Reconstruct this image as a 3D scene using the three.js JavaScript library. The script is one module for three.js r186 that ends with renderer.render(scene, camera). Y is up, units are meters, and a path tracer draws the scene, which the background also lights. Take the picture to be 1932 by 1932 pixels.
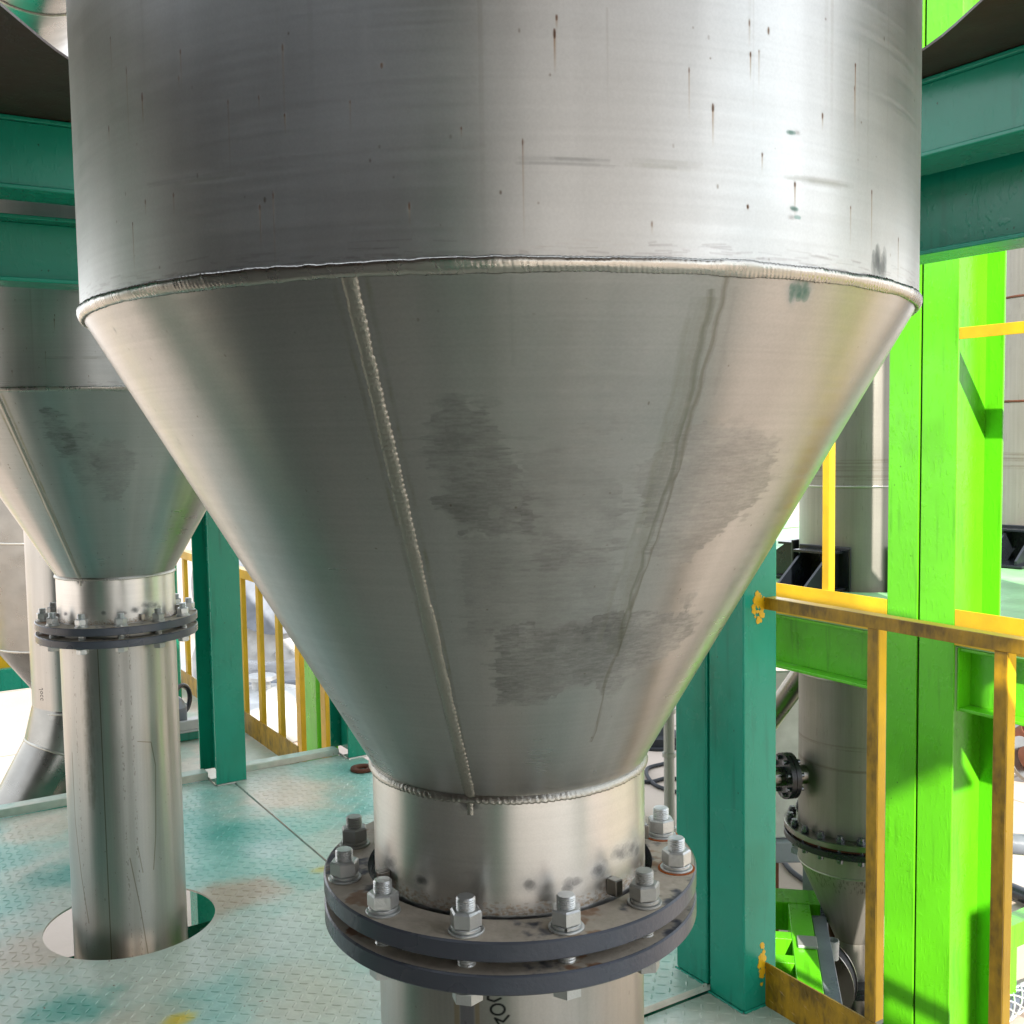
import * as THREE from 'three';
import { RoundedBoxGeometry } from 'three/addons/geometries/RoundedBoxGeometry.js';
import { mergeGeometries } from 'three/addons/utils/BufferGeometryUtils.js';

// ---------------------------------------------------------------- camera, sky, sun, exposure
const scene = new THREE.Scene();
const camera = new THREE.PerspectiveCamera(50.99, 1, 0.05, 400);
camera.position.set(-0.664, 1.43, 1.080);
camera.rotation.set(-0.0739, -32 * Math.PI / 180, -0.0163, 'YXZ');
camera.updateMatrixWorld();

const renderer = new THREE.WebGLRenderer({ antialias: true });
renderer.setSize(1024, 1024);
renderer.toneMapping = THREE.LinearToneMapping;
renderer.toneMappingExposure = 2.25;
renderer.shadowMap.enabled = true;

{ // hazy bright sky: pale near the horizon, a little bluer overhead
  const w = 256, h = 128, d = new Float32Array(w * h * 4);
  for (let j = 0; j < h; j++) for (let i = 0; i < w; i++) {
    const el = (j + 0.5) / h - 0.5;            // -0.5 .. 0.5 (down .. up)
    const s = Math.max(0, Math.sin(el * Math.PI)), k = Math.pow(1 - s, 2.2), o = (j * w + i) * 4;
    d[o] = 0.74 + 0.52 * k; d[o + 1] = 0.82 + 0.47 * k; d[o + 2] = 0.94 + 0.38 * k; d[o + 3] = 1;
  }
  const sky = new THREE.DataTexture(d, w, h, THREE.RGBAFormat, THREE.FloatType);
  sky.mapping = THREE.EquirectangularReflectionMapping; sky.magFilter = THREE.LinearFilter; sky.needsUpdate = true;
  scene.background = sky; scene.environment = sky;
}
const sun = new THREE.DirectionalLight(new THREE.Color(1, 0.95, 0.86), 5);
sun.position.set(-10, 13.5, 19); sun.target.position.set(0, 0, 0);
sun.castShadow = true; sun.shadow.mapSize.set(4096, 4096);
Object.assign(sun.shadow.camera, { left: -16, right: 16, top: 16, bottom: -16, near: 1, far: 60 });
scene.add(sun, sun.target);

// ---------------------------------------------------------------- helpers: photo pixel (0..1932) to a point on a known plane
const V = (x, y, z) => new THREE.Vector3(x, y, z), CAM = camera.position, FPX = 2025.7, RAD = Math.PI / 180;
const ray = (x, y) => V((x - 966) / FPX, -(y - 966) / FPX, -1).applyEuler(camera.rotation);
const onY = (x, y, h = 0) => { const d = ray(x, y); return CAM.clone().addScaledVector(d, (h - CAM.y) / d.y); };
const onX = (x, y, X) => { const d = ray(x, y); return CAM.clone().addScaledVector(d, (X - CAM.x) / d.x); };
const onZ = (x, y, Z) => { const d = ray(x, y); return CAM.clone().addScaledVector(d, (Z - CAM.z) / d.z); };
const deep = (x, y, t) => CAM.clone().addScaledVector(ray(x, y), t);
// seeded random and noise
let seed = 7; const rnd = () => { seed = (seed * 1664525 + 1013904223) >>> 0; return seed / 4294967296; };
const rr = (a, b) => a + (b - a) * rnd();
const LAT = new Float32Array(65536); { let s = 99; for (let i = 0; i < 65536; i++) { s = (s * 1664525 + 1013904223) >>> 0; LAT[i] = s / 4294967296; } }
function vn(x, y) {
  const xi = Math.floor(x), yi = Math.floor(y), fx = x - xi, fy = y - yi, u = fx * fx * (3 - 2 * fx), v = fy * fy * (3 - 2 * fy);
  const g = (a, b) => LAT[((a & 255) + ((b & 255) << 8)) & 65535];
  const a = g(xi, yi), b = g(xi + 1, yi), c = g(xi, yi + 1), e = g(xi + 1, yi + 1);
  return a + (b - a) * u + (c - a) * v + (a - b - c + e) * u * v;
}
const fbm = (x, y, n = 4) => { let s = 0, a = 0.5, t = 0; for (let i = 0; i < n; i++) { s += a * vn(x, y); t += a; x = x * 2.03 + 17.7; y = y * 2.03 + 9.2; a *= 0.5; } return s / t; };
const clamp = (x, a = 0, b = 1) => Math.min(b, Math.max(a, x)), step = (a, b, x) => { const t = clamp((x - a) / (b - a)); return t * t * (3 - 2 * t); };

// ---------------------------------------------------------------- textures
function pixelTex(w, h, fn, srgb = true) {           // fn(x01, y01) -> [r, g, b] 0..255
  const d = new Uint8Array(w * h * 4);
  for (let j = 0; j < h; j++) for (let i = 0; i < w; i++) { const c = fn(i / w, j / h), o = (j * w + i) * 4; d[o] = clamp(c[0], 0, 255); d[o + 1] = clamp(c[1], 0, 255); d[o + 2] = clamp(c[2], 0, 255); d[o + 3] = 255; }
  const t = new THREE.DataTexture(d, w, h); t.wrapS = t.wrapT = THREE.RepeatWrapping; t.magFilter = THREE.LinearFilter; t.minFilter = THREE.LinearMipmapLinearFilter; t.generateMipmaps = true;
  if (srgb) t.colorSpace = THREE.SRGBColorSpace; t.needsUpdate = true; return t;
}
function canvasTex(w, h, draw, srgb = true) {
  const c = document.createElement('canvas'); c.width = w; c.height = h; draw(c.getContext('2d'), w, h);
  const t = new THREE.CanvasTexture(c); t.wrapS = t.wrapT = THREE.RepeatWrapping; if (srgb) t.colorSpace = THREE.SRGBColorSpace; return t;
}
const metre = (t, x, y = x, ox = 0, oy = 0) => { const c = t.clone(); c.repeat.set(1 / x, 1 / y); c.offset.set(ox, oy); c.needsUpdate = true; return c; };
const wrapN = (x, y, n, m, oct = 4) => {             // noise that tiles over 0..1
  let s = 0, a = 0.5, t = 0; for (let o = 0; o < oct; o++) { const X = x * n, Y = y * m, xi = Math.floor(X), yi = Math.floor(Y), fx = X - xi, fy = Y - yi, u = fx * fx * (3 - 2 * fx), v = fy * fy * (3 - 2 * fy);
    const g = (p, q) => LAT[(((p % n) + n) % n * 131 + ((q % m) + m) % m * 977 + o * 5171) & 65535];
    s += a * (g(xi, yi) * (1 - u) * (1 - v) + g(xi + 1, yi) * u * (1 - v) + g(xi, yi + 1) * (1 - u) * v + g(xi + 1, yi + 1) * u * v); t += a; a *= 0.55; n *= 2; m *= 2; } return s / t; };
const brushTex = pixelTex(512, 512, (x, y) => { const b = 255 * (0.6 * wrapN(x, y, 4, 110, 2) + 0.4 * wrapN(x, y, 16, 16, 4)); return [b, b, b]; }, false);
const grainTex = pixelTex(512, 512, (x, y) => { const b = 255 * wrapN(x, y, 24, 24, 5); return [b, b, b]; }, false);
const bumpyTex = pixelTex(512, 512, (x, y) => { const n = wrapN(x, y, 14, 14, 3), p = wrapN(x + 0.37, y + 0.11, 60, 22, 2); const b = 255 * (0.5 * n + 0.6 * step(0.62, 0.8, p)); return [b, b, b]; }, false);
const patchTex = pixelTex(512, 512, (x, y) => { const b = 255 * (0.78 + 0.34 * (wrapN(x, y, 5, 5, 5) - 0.35)); return [b, b, b]; });
const softTex = pixelTex(512, 512, (x, y) => { const b = 255 * (0.86 + 0.16 * (wrapN(x, y, 6, 9, 5) - 0.4)); return [b, b, b]; });
const roughTex = pixelTex(512, 512, (x, y) => { const b = 255 * (0.62 + 0.5 * (wrapN(x, y, 6, 6, 5) - 0.3)); return [b, b, b]; }, false);
const chipTex = pixelTex(1024, 1024, (x, y) => { const n = wrapN(x, y, 6, 6, 5), k = wrapN(x + 0.21, y + 0.4, 4, 3, 5), s = wrapN(x, y + 0.7, 90, 60, 2), r = wrapN(x + 0.5, y, 60, 5, 3); let b = 236 + 34 * (n - 0.5); let c = [b, b, b]; const d = 0.4 * step(0.55, 0.75, k); c = c.map((v, i) => v + ([196, 190, 176][i] - v) * d); if (s > 0.93) c = [150, 150, 136]; const g = 0.12 * step(0.6, 0.85, r); return c.map((v) => v * (1 - g)); });
const dirtTex = pixelTex(512, 512, (x, y) => { const n = wrapN(x, y, 7, 7, 5), m = wrapN(x + 0.5, y, 26, 8, 4), k = 0.75 * clamp((0.6 * n + 0.4 * m - 0.15) / 0.6) + 0.25 * step(0.45, 0.7, 0.5 * n + 0.5 * m); return [232 - 118 * k, 226 - 116 * k, 180 - 125 * k]; });

// ---------------------------------------------------------------- materials
const std = (o) => new THREE.MeshStandardMaterial(o);
const paint = (hex, rough, { bump = 0.0009, size = 0.35, map = patchTex, ms = 0.9, bt = bumpyTex, spec = 1 } = {}) => new THREE.MeshPhysicalMaterial({ color: hex, roughness: rough, metalness: 0, map: metre(map, ms), bumpMap: metre(bt, size), bumpScale: bump, roughnessMap: metre(roughTex, 0.7), specularIntensity: spec });
const M = {
  teal: paint('#149a7d', 0.36, { bump: 0.0003, map: chipTex, ms: 1.3, size: 0.41 }), lime: paint('#63c918', 0.42, { bump: 0.0006, map: chipTex, ms: 1.1, size: 0.47 }), limeDeck: paint('#9fdc9a', 0.6, {}),
  yellow: paint('#ffc81c', 0.5, { bump: 0.0004 }), yellowDirty: paint('#e0b012', 0.62, { map: dirtTex, ms: 0.31, bump: 0.0004 }),
  grey: paint('#5a5f6a', 0.42, { bump: 0.0003, size: 0.1, bt: grainTex }), primer: paint('#4a3025', 0.75, { bump: 0.0006 }), black: paint('#20242a', 0.4, { bump: 0.0003, size: 0.2 }),
  white: paint('#d9d9d6', 0.45, { bump: 0.0003 }), rubber: std({ color: '#171a1e', roughness: 0.7 }), blueGrey: paint('#8f959f', 0.45, { bump: 0.0003 }),
  zinc: std({ color: '#c6c8c6', roughness: 0.5, metalness: 0.7, roughnessMap: metre(roughTex, 0.05), bumpMap: metre(grainTex, 0.05), bumpScale: 0.0003 }),
  zincDull: std({ color: '#a3a39e', roughness: 0.6, metalness: 0.35, roughnessMap: metre(roughTex, 0.05), bumpMap: metre(grainTex, 0.05), bumpScale: 0.0003 }),
  zincDark: std({ color: '#6d7177', roughness: 0.4, metalness: 0.85, roughnessMap: metre(roughTex, 0.05) }),
  weld: std({ color: '#a9a69d', roughness: 0.5, metalness: 1, bumpMap: metre(grainTex, 0.03), bumpScale: 0.0004, roughnessMap: metre(roughTex, 0.1) }),
  weldBright: std({ color: '#b7b4ac', roughness: 0.4, metalness: 1, bumpMap: metre(brushTex, 0.02, 0.2), bumpScale: 0.0001, roughnessMap: metre(roughTex, 0.1) }),
  rustOrange: std({ color: '#a8571c', roughness: 0.9, bumpMap: metre(grainTex, 0.05), bumpScale: 0.0005 }),
  rustBrown: std({ color: '#6b3a22', roughness: 0.85, map: metre(patchTex, 0.3), bumpMap: metre(grainTex, 0.1), bumpScale: 0.0005 }),
  steelPlain: std({ color: '#a19e97', roughness: 0.42, metalness: 1, map: metre(softTex, 0.8), roughnessMap: metre(roughTex, 0.6), bumpMap: metre(brushTex, 0.4), bumpScale: 0.00005 }),
  wall: paint('#7c8082', 0.7, { bump: 0.0006 }),
  rope: std({ color: '#1d2025', roughness: 0.7 }), wood: std({ color: '#9a5b3c', roughness: 0.7 }),
};

// ---------------------------------------------------------------- geometry helpers
function boxUV(g) {                                     // uv in metres, by the axis each face looks along
  if (g.index) g = g.toNonIndexed();
  const p = g.attributes.position, n = g.attributes.normal, uv = new Float32Array(p.count * 2);
  for (let i = 0; i < p.count; i += 3) {
    let ax = 0, ay = 0, az = 0; for (let k = 0; k < 3; k++) { ax += Math.abs(n.getX(i + k)); ay += Math.abs(n.getY(i + k)); az += Math.abs(n.getZ(i + k)); }
    for (let k = 0; k < 3; k++) { const j = i + k, x = p.getX(j), y = p.getY(j), z = p.getZ(j);
      if (ay >= ax && ay >= az) { uv[j * 2] = x; uv[j * 2 + 1] = z; } else if (ax >= az) { uv[j * 2] = z; uv[j * 2 + 1] = y; } else { uv[j * 2] = x; uv[j * 2 + 1] = y; } }
  }
  g.setAttribute('uv', new THREE.BufferAttribute(uv, 2)); return g;
}
const bx = (x0, x1, y0, y1, z0, z1, r = 0.003) => { const w = Math.abs(x1 - x0), h = Math.abs(y1 - y0), d = Math.abs(z1 - z0), q = Math.min(r, w / 3, h / 3, d / 3); return boxUV(new RoundedBoxGeometry(w, h, d, 1, q).translate((x0 + x1) / 2, (y0 + y1) / 2, (z0 + z1) / 2)); };
function lathe(prof, seg = 64, { u = null, t0 = 0, t1 = Math.PI * 2, smooth = false, v0 = 0, flat = false } = {}) { // prof [[r, y]...]; theta = atan2(z, x)
  const pos = [], nor = [], uv = [], idx = []; let v = v0;
  const sn = []; for (let i = 0; i + 1 < prof.length; i++) { const [r0, y0] = prof[i], [r1, y1] = prof[i + 1], l = Math.hypot(r1 - r0, y1 - y0) || 1; sn.push([(y1 - y0) / l, -(r1 - r0) / l]); }
  const avg = (i, j) => { if (!smooth || i < 0 || j < 0 || i >= sn.length || j >= sn.length) return null; const a = [sn[i][0] + sn[j][0], sn[i][1] + sn[j][1]], l = Math.hypot(...a) || 1; return [a[0] / l, a[1] / l]; };
  for (let i = 0; i + 1 < prof.length; i++) {
    const [r0, y0] = prof[i], [r1, y1] = prof[i + 1], l = Math.hypot(r1 - r0, y1 - y0), um = u ?? Math.max(r0, r1, 0.01);
    const na = avg(i - 1, i) || sn[i], nb = avg(i, i + 1) || sn[i], b = pos.length / 3;
    for (let k = 0; k <= seg; k++) { const t = t0 + (t1 - t0) * k / seg, c = Math.cos(t), s = Math.sin(t);
      pos.push(r0 * c, y0, r0 * s, r1 * c, y1, r1 * s); nor.push(na[0] * c, na[1], na[0] * s, nb[0] * c, nb[1], nb[0] * s); uv.push(t * um, v, t * um, v + l); }
    for (let k = 0; k < seg; k++) { const a = b + k * 2; idx.push(a, a + 1, a + 2, a + 1, a + 3, a + 2); }
    v += l;
  }
  let g = new THREE.BufferGeometry(); g.setAttribute('position', new THREE.Float32BufferAttribute(pos, 3)); g.setAttribute('normal', new THREE.Float32BufferAttribute(nor, 3)); g.setAttribute('uv', new THREE.Float32BufferAttribute(uv, 2)); g.setIndex(idx);
  g = g.toNonIndexed(); if (flat) g.computeVertexNormals(); return g;
}
const merge = (a) => mergeGeometries(a.map((g) => { g = g.index ? g.toNonIndexed() : g; for (const k of Object.keys(g.attributes)) if (!['position', 'normal', 'uv'].includes(k)) g.deleteAttribute(k); return g; }));
const ringProf = (ri, ro, y0, y1, b = 0.002) => [[ri, y0], [ro - b, y0], [ro, y0 + b], [ro, y1 - b], [ro - b, y1], [ri, y1], [ri, y0]];
// uv in metres for cylinders that lie along any direction
function rod(a, b, r, seg = 24, caps = true) { const L = a.distanceTo(b), g = lathe(caps ? [[0, 0], [r, 0], [r, L], [0, L]] : [[r, 0], [r, L]], seg); const q = new THREE.Quaternion().setFromUnitVectors(V(0, 1, 0), b.clone().sub(a).normalize()); return g.applyQuaternion(q).translate(a.x, a.y, a.z); }
function bead(path, len, r, pitch, lift, nPh = 10, stepLen = 0.0016, amp = 0.28, hgt = 0.42) {   // rippled weld bead swept along path(s) -> {p, n} (n: out of the plate)
  const N = Math.max(8, Math.round(len / stepLen)), pos = [], uv = [], idx = []; const e = 1e-4, so = rnd() * 50;
  for (let i = 0; i <= N; i++) {
    const s = len * i / N, A = path(Math.max(0, s - e)), B = path(Math.min(len, s + e)), c = path(s), t = B.p.clone().sub(A.p).normalize(), n = c.n, bi = V().crossVectors(t, n).normalize();
    const wide = 1 + 0.26 * (vn(s * 22 + so, 1.5) - 0.5) + 0.18 * (vn(s * 110 + so, 7.5) - 0.5);
    for (let k = 0; k < nPh; k++) { const ph = 2 * Math.PI * k / nPh, ce = Math.cos(ph), se = Math.sin(ph);
      const q = (s + so + 0.9 * pitch * ce * ce * 0.7 + pitch * 1.6 * (vn(s * 34, 3.3 + so) - 0.5)) / pitch, f = q - Math.floor(q), rip = 1 - amp * (0.35 + 0.9 * vn(s * 14 + so, 9.1)) * Math.pow(f, 1.6) - 0.06 * vn(s * 420, k * 3.1);
      const R = r * rip; pos.push(c.p.x + bi.x * R * wide * ce + n.x * (R * se * hgt + lift), c.p.y + bi.y * R * wide * ce + n.y * (R * se * hgt + lift), c.p.z + bi.z * R * wide * ce + n.z * (R * se * hgt + lift)); uv.push(s, ph * r); }
  }
  for (let i = 0; i < N; i++) for (let k = 0; k < nPh; k++) { const a = i * nPh + k, b = i * nPh + (k + 1) % nPh, c = a + nPh, d = b + nPh; idx.push(a, b, c, b, d, c); }
  const g = new THREE.BufferGeometry(); g.setAttribute('position', new THREE.Float32BufferAttribute(pos, 3)); g.setAttribute('uv', new THREE.Float32BufferAttribute(uv, 2)); g.setIndex(idx); g.computeVertexNormals(); return g;
}
const ringBead = (R, y, r, pitch, tiltUp = 0, a0 = 0, a1 = 2 * Math.PI, stepLen = 0.0016, amp = 0.28) => bead((s) => { const t = a0 + s / R; return { p: V(R * Math.cos(t), y, R * Math.sin(t)), n: V(Math.cos(t) * Math.cos(tiltUp), Math.sin(tiltUp), Math.sin(t) * Math.cos(tiltUp)) }; }, R * (a1 - a0), r, pitch, 0, 10, stepLen, amp);
function plate(pts, holes, yTop, th) {                  // horizontal plate from outline points [x, z]; uv = world x, z in metres
  const s = new THREE.Shape(pts.map(([x, z]) => new THREE.Vector2(x, z)));
  for (const h of holes) s.holes.push(new THREE.Path(h.map(([x, z]) => new THREE.Vector2(x, z))));
  let g = new THREE.ExtrudeGeometry(s, { depth: th, bevelEnabled: false, curveSegments: 8 }); g.rotateX(Math.PI / 2); g.translate(0, yTop, 0); return boxUV(g);
}
const circle = (x, z, r, n = 64) => Array.from({ length: n }, (_, i) => [x + r * Math.cos(2 * Math.PI * i / n), z + r * Math.sin(2 * Math.PI * i / n)]);
function prism(pts, depth) { const g = new THREE.ExtrudeGeometry(new THREE.Shape(pts.map(([x, y]) => new THREE.Vector2(x, y))), { depth, bevelEnabled: false }); return g; }

// ---------------------------------------------------------------- object helpers
const taken = {};
const numbered = (n) => { const k = taken[n] = (taken[n] ?? -1) + 1; return k ? `${n}_${String(k).padStart(3, '0')}` : n; };
function mesh(name, g, m, parent) { const o = new THREE.Mesh(Array.isArray(g) ? merge(g) : g, m); o.name = name; o.castShadow = o.receiveShadow = true; parent.add(o); return o; }
function thing(name, label, category, pos = [0, 0, 0], group) { const o = new THREE.Group(); o.name = numbered(name); o.position.set(...(pos.isVector3 ? pos.toArray() : pos)); o.userData = { label, category }; if (group) o.userData.group = group; scene.add(o); return o; }
function solo(name, g, m, label, category, group) { const o = mesh(numbered(name), g, m, scene); o.userData = { label, category }; if (group) o.userData.group = group; return o; }
function struct(name, g, m, label) { const o = mesh(numbered(name), g, m, scene); o.userData = { kind: 'structure', label }; return o; }

// ================================================================ THE SETTING
const GROUND = -1.7;
{
  const t = pixelTex(1024, 1024, (x, y) => { const n = wrapN(x, y, 6, 6, 6), k = wrapN(x + 0.3, y + 0.6, 3, 3, 4), s = step(0.55, 0.75, k) * 22, c = (Math.abs(((x * 4) % 1) - 0.5) < 0.004 || Math.abs(((y * 4) % 1) - 0.5) < 0.004) ? -38 : 0; const b = 160 + 50 * (n - 0.5) - s + c; return [b + 13, b - 2, b - 15]; });
  const g = new THREE.PlaneGeometry(240, 240, 1, 1).rotateX(-Math.PI / 2).translate(0, GROUND, 0); const uv = g.attributes.uv; for (let i = 0; i < uv.count; i++) uv.setXY(i, uv.getX(i) * 240, uv.getY(i) * 240);
  struct('ground', g, std({ map: metre(t, 12), roughness: 0.9, bumpMap: metre(grainTex, 1.3), bumpScale: 0.003 }), 'sunlit pale concrete yard');
}
// teal checker plate deck: paint, dust and spilt paint as seen in the photograph
const DX0 = -1.9, DX1 = 1.24, DZ0 = -3.42, DZ1 = 3.2, DW = DX1 - DX0, DH = DZ1 - DZ0;
const dusts = [], blot = (list, x, y, rx, ry, a, c) => { const p = onY(x, y); list.push([p.x, p.z, rx, ry, a, c]); };
blot(dusts, 440, 1690, 0.2, 0.12, 0.95, [168, 150, 126]); blot(dusts, 60, 1800, 0.16, 0.13, 0.85, [196, 178, 156]); blot(dusts, 80, 1560, 0.16, 0.2, 0.8, [202, 184, 162]);
blot(dusts, 560, 1500, 0.2, 0.28, 0.8, [208, 188, 166]); blot(dusts, 560, 1880, 0.16, 0.2, 0.5, [186, 176, 152]); blot(dusts, 300, 1910, 0.14, 0.14, 0.6, [190, 178, 156]); blot(dusts, 40, 1660, 0.1, 0.1, 0.35, [190, 176, 156]); blot(dusts, 500, 1600, 0.1, 0.1, 0.4, [190, 200, 196]); blot(dusts, 590, 1760, 0.16, 0.2, 0.4, [184, 200, 190]);
blot(dusts, 340, 1922, 0.05, 0.035, 0.9, [206, 176, 40]); blot(dusts, 120, 1900, 0.12, 0.1, 0.75, [38, 132, 114]); blot(dusts, 130, 1650, 0.16, 0.12, 0.75, [56, 140, 126]); blot(dusts, 420, 1575, 0.14, 0.08, 0.6, [66, 150, 134]); blot(dusts, 610, 1640, 0.05, 0.03, 0.6, [196, 176, 70]);
blot(dusts, 1370, 1895, 0.1, 0.12, 0.6, [150, 150, 130]); blot(dusts, 1260, 1860, 0.1, 0.06, 0.3, [150, 170, 150]);
const deckTex = pixelTex(1024, 2048, (x, y) => {
  const X = DX0 + x * DW, Z = DZ0 + y * DH, n = fbm(X * 5, Z * 5, 5), f = fbm(X * 46, Z * 46, 3);
  let c = [92 + 62 * n, 160 + 36 * n, 146 + 34 * n]; const tr = step(-1.5, -0.4, Z + 0.9 * (fbm(X * 2 + 3, Z * 2, 4) - 0.5)), k0 = Math.max(step(0.32, 0.66, fbm(X * 2.6 + 9, Z * 2.6 + 4, 5)) * 0.72, tr * (0.6 + 0.4 * step(0.3, 0.55, n))); c = c.map((v, i) => v + ([206, 198, 182][i] - v) * k0);
  for (const [px, pz, rx, rz, a, col] of dusts) { const d = Math.hypot((X - px) / rx, (Z - pz) / rz) + 1.1 * (fbm(X * 9 + px, Z * 9, 5) - 0.5), w = a * step(1.35, 0.3, d); if (w > 0) c = c.map((v, i) => v + (col[i] - v) * w); }
  const sp = vn(X * 110 + 3, Z * 110); if (sp > 0.975 && f > 0.5) c = [96, 62, 44];
  return c.map((v) => v + 22 * (f - 0.5));
});
const deckMap = deckTex.clone(); deckMap.repeat.set(1 / DW, 1 / DH); deckMap.offset.set(-DX0 / DW, -DZ0 / DH); deckMap.needsUpdate = true;
const deckMat = new THREE.MeshPhysicalMaterial({ map: deckMap, roughness: 0.48, roughnessMap: metre(roughTex, 0.6), bumpMap: metre(grainTex, 0.25), bumpScale: 0.0006 });
const plateA = struct('deck', plate([[DX0, DZ1], [0.652, DZ1], [0.652, -3.33], [DX0, -3.33]], [circle(0, -2.16, 0.242), circle(0, 0, 0.25)], 0, 0.006), deckMat, 'turquoise checker plate deck dusted beige, round hole around the pipe');
const plateB = struct('deck', plate([[0.657, -0.915], [1.235, -0.915], [1.235, -3.33], [0.657, -3.33]], [], 0.004, 0.008), deckMat, 'turquoise checker plate between the column pair and the far column');
const plateC = struct('deck', plate([[0.657, DZ1], [1.235, DZ1], [1.235, -0.91], [0.657, -0.91]], [], -0.008, 0.006), deckMat, 'turquoise checker plate at the foot of the column pair');
{ // raised treads of the checker plate: alternating lens-shaped bars
  const g = new THREE.BufferGeometry(), a = 0.0145, b = 0.0040, h = 0.0017;
  const P = [[-a, 0, 0], [-a * 0.45, 0, b], [a * 0.45, 0, b], [a, 0, 0], [a * 0.45, 0, -b], [-a * 0.45, 0, -b], [-a * 0.55, h, 0], [a * 0.55, h, 0]];
  const F = [[0, 1, 6], [1, 2, 7], [1, 7, 6], [2, 3, 7], [3, 4, 7], [4, 5, 6], [4, 6, 7], [5, 0, 6]];
  g.setAttribute('position', new THREE.Float32BufferAttribute(F.flatMap((f) => f.flatMap((i) => P[i])), 3)); g.computeVertexNormals();
  const uv = []; for (let i = 0; i < F.length * 3; i++) uv.push(0, 0); g.setAttribute('uv', new THREE.Float32BufferAttribute(uv, 2));
  const lay = (x0, x1, z0, z1, y, ok, host) => { const m = [], o = new THREE.Object3D(), sp = 0.0295; let r = 0;
    for (let z = z0; z < z1; z += sp, r++) { let q = 0; for (let x = x0 + 0.012; x < x1 - 0.012; x += sp, q++) { if (!ok(x, z)) continue; o.position.set(x, y - 0.0001, z); o.rotation.y = ((q + r) % 2 ? 1 : -1) * 0.78 + 0.1; o.updateMatrix(); m.push(o.matrix.clone()); } }
    const col = new THREE.Color(), im = new THREE.InstancedMesh(g, std({ color: '#ffffff', roughness: 0.42 }), m.length); const e = new THREE.Vector3();
    m.forEach((k, i) => { im.setMatrixAt(i, k); e.setFromMatrixPosition(k); const I = deckTex.image, u = Math.floor((e.x - DX0) / DW * 1024), v = Math.floor((e.z - DZ0) / DH * 2048), p = (clamp(v, 0, 2047) * 1024 + clamp(u, 0, 1023)) * 4; col.setRGB(I.data[p] / 255, I.data[p + 1] / 255, I.data[p + 2] / 255, THREE.SRGBColorSpace); im.setColorAt(i, col); });
    im.name = 'tread'; im.userData = { kind: 'stuff' }; im.receiveShadow = true; host.add(im); };
  lay(-0.75, 0.645, -3.32, 0.7, 0, (x, z) => Math.hypot(x, z + 2.16) > 0.258 && Math.hypot(x, z) > 0.265, plateA);
  lay(0.665, 1.225, -3.32, -0.925, 0.004, () => true, plateB); lay(0.665, 1.225, -0.9, 0.1, -0.008, () => true, plateC);
}
// ================================================================ STEEL SURFACES (brushed, with rust runs, stains and grinding marks where the photo shows them)
const RC = 0.457, YR = 1.556, RN = 0.1625, YN = 1.047, YF = 0.918, SL = Math.hypot(RC - RN, YR - YN), T0 = 20 * RAD, T1 = 230 * RAD, UC = 0.31;
function hit(x, y) {                                   // photo pixel to [theta, height] on the front hopper
  const d = ray(x, y), p = V(), inR = () => Math.hypot(p.x, p.z) < (p.y > YR ? RC : p.y > YN ? RN + (RC - RN) * (p.y - YN) / (YR - YN) : RN);
  for (let s = 0.5; s < 2; s += 0.01) { p.copy(CAM).addScaledVector(d, s); if (!inR()) continue; let a = s - 0.01, b = s; for (let k = 0; k < 8; k++) { const m = (a + b) / 2; p.copy(CAM).addScaledVector(d, m); if (inR()) b = m; else a = m; } p.copy(CAM).addScaledVector(d, b); return [Math.atan2(p.z, p.x) < 0 ? Math.atan2(p.z, p.x) + 2 * Math.PI : Math.atan2(p.z, p.x), p.y]; } return [0, 0];
}
function steel(w, h, wm, hm, tone, drawC, drawR, { u0 = 0, v0 = 0, rough = 0.36, vert = false, bump = 0.00002, aniso = 0.62, tint = [3, 0, -6] } = {}) {
  const fill = (c, col) => { const I = c.createImageData(w, h), d = I.data; for (let j = 0; j < h; j++) for (let i = 0; i < w; i++) { const X = i / w * wm, Y = j / h * hm, o = (j * w + i) * 4, q = col(X, Y); d[o] = q[0]; d[o + 1] = q[1]; d[o + 2] = q[2]; d[o + 3] = 255; } c.putImageData(I, 0, 0); };
  const map = canvasTex(w, h, (c) => { fill(c, (X, Y) => { const n = fbm(X * 4, Y * 4, 4), s = vert ? vn(X * 400, Y * 6) : vn(X * 6, Y * 420), t = vn(X * 70, Y * 3.2); const b = tone + 20 * (n - 0.5) + 5 * (s - 0.5) + 7 * (t - 0.5) + 7 * (vn(X * 900, Y * 900) - 0.5); return [b + tint[0], b + tint[1], b + tint[2]]; }); drawC && drawC(c, w / wm, h / hm); });
  const rm = canvasTex(w / 2, h / 2, (c) => { const W = w, H = h; w = W / 2; h = H / 2; fill(c, (X, Y) => { const n = fbm(X * 7 + 5, Y * 7, 4), s = vert ? vn(X * 300, Y * 8) : vn(X * 8, Y * 300); return [0, 255 * (rough + 0.14 * (n - 0.5) + 0.05 * (s - 0.5)), 255]; }); drawR && drawR(c, w / wm, h / hm); w = W; h = H; }, false);
  for (const t of [map, rm]) { t.repeat.set(1 / wm, 1 / hm); t.offset.set(-u0 / wm, -v0 / hm); }
  return new THREE.MeshPhysicalMaterial({ map, roughnessMap: rm, metalnessMap: rm, roughness: 1, metalness: 1, bumpMap: metre(brushTex, vert ? 0.3 : 0.5, vert ? 0.5 : 0.3), bumpScale: bump, anisotropy: aniso, anisotropyRotation: Math.PI / 2 });
}
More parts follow.
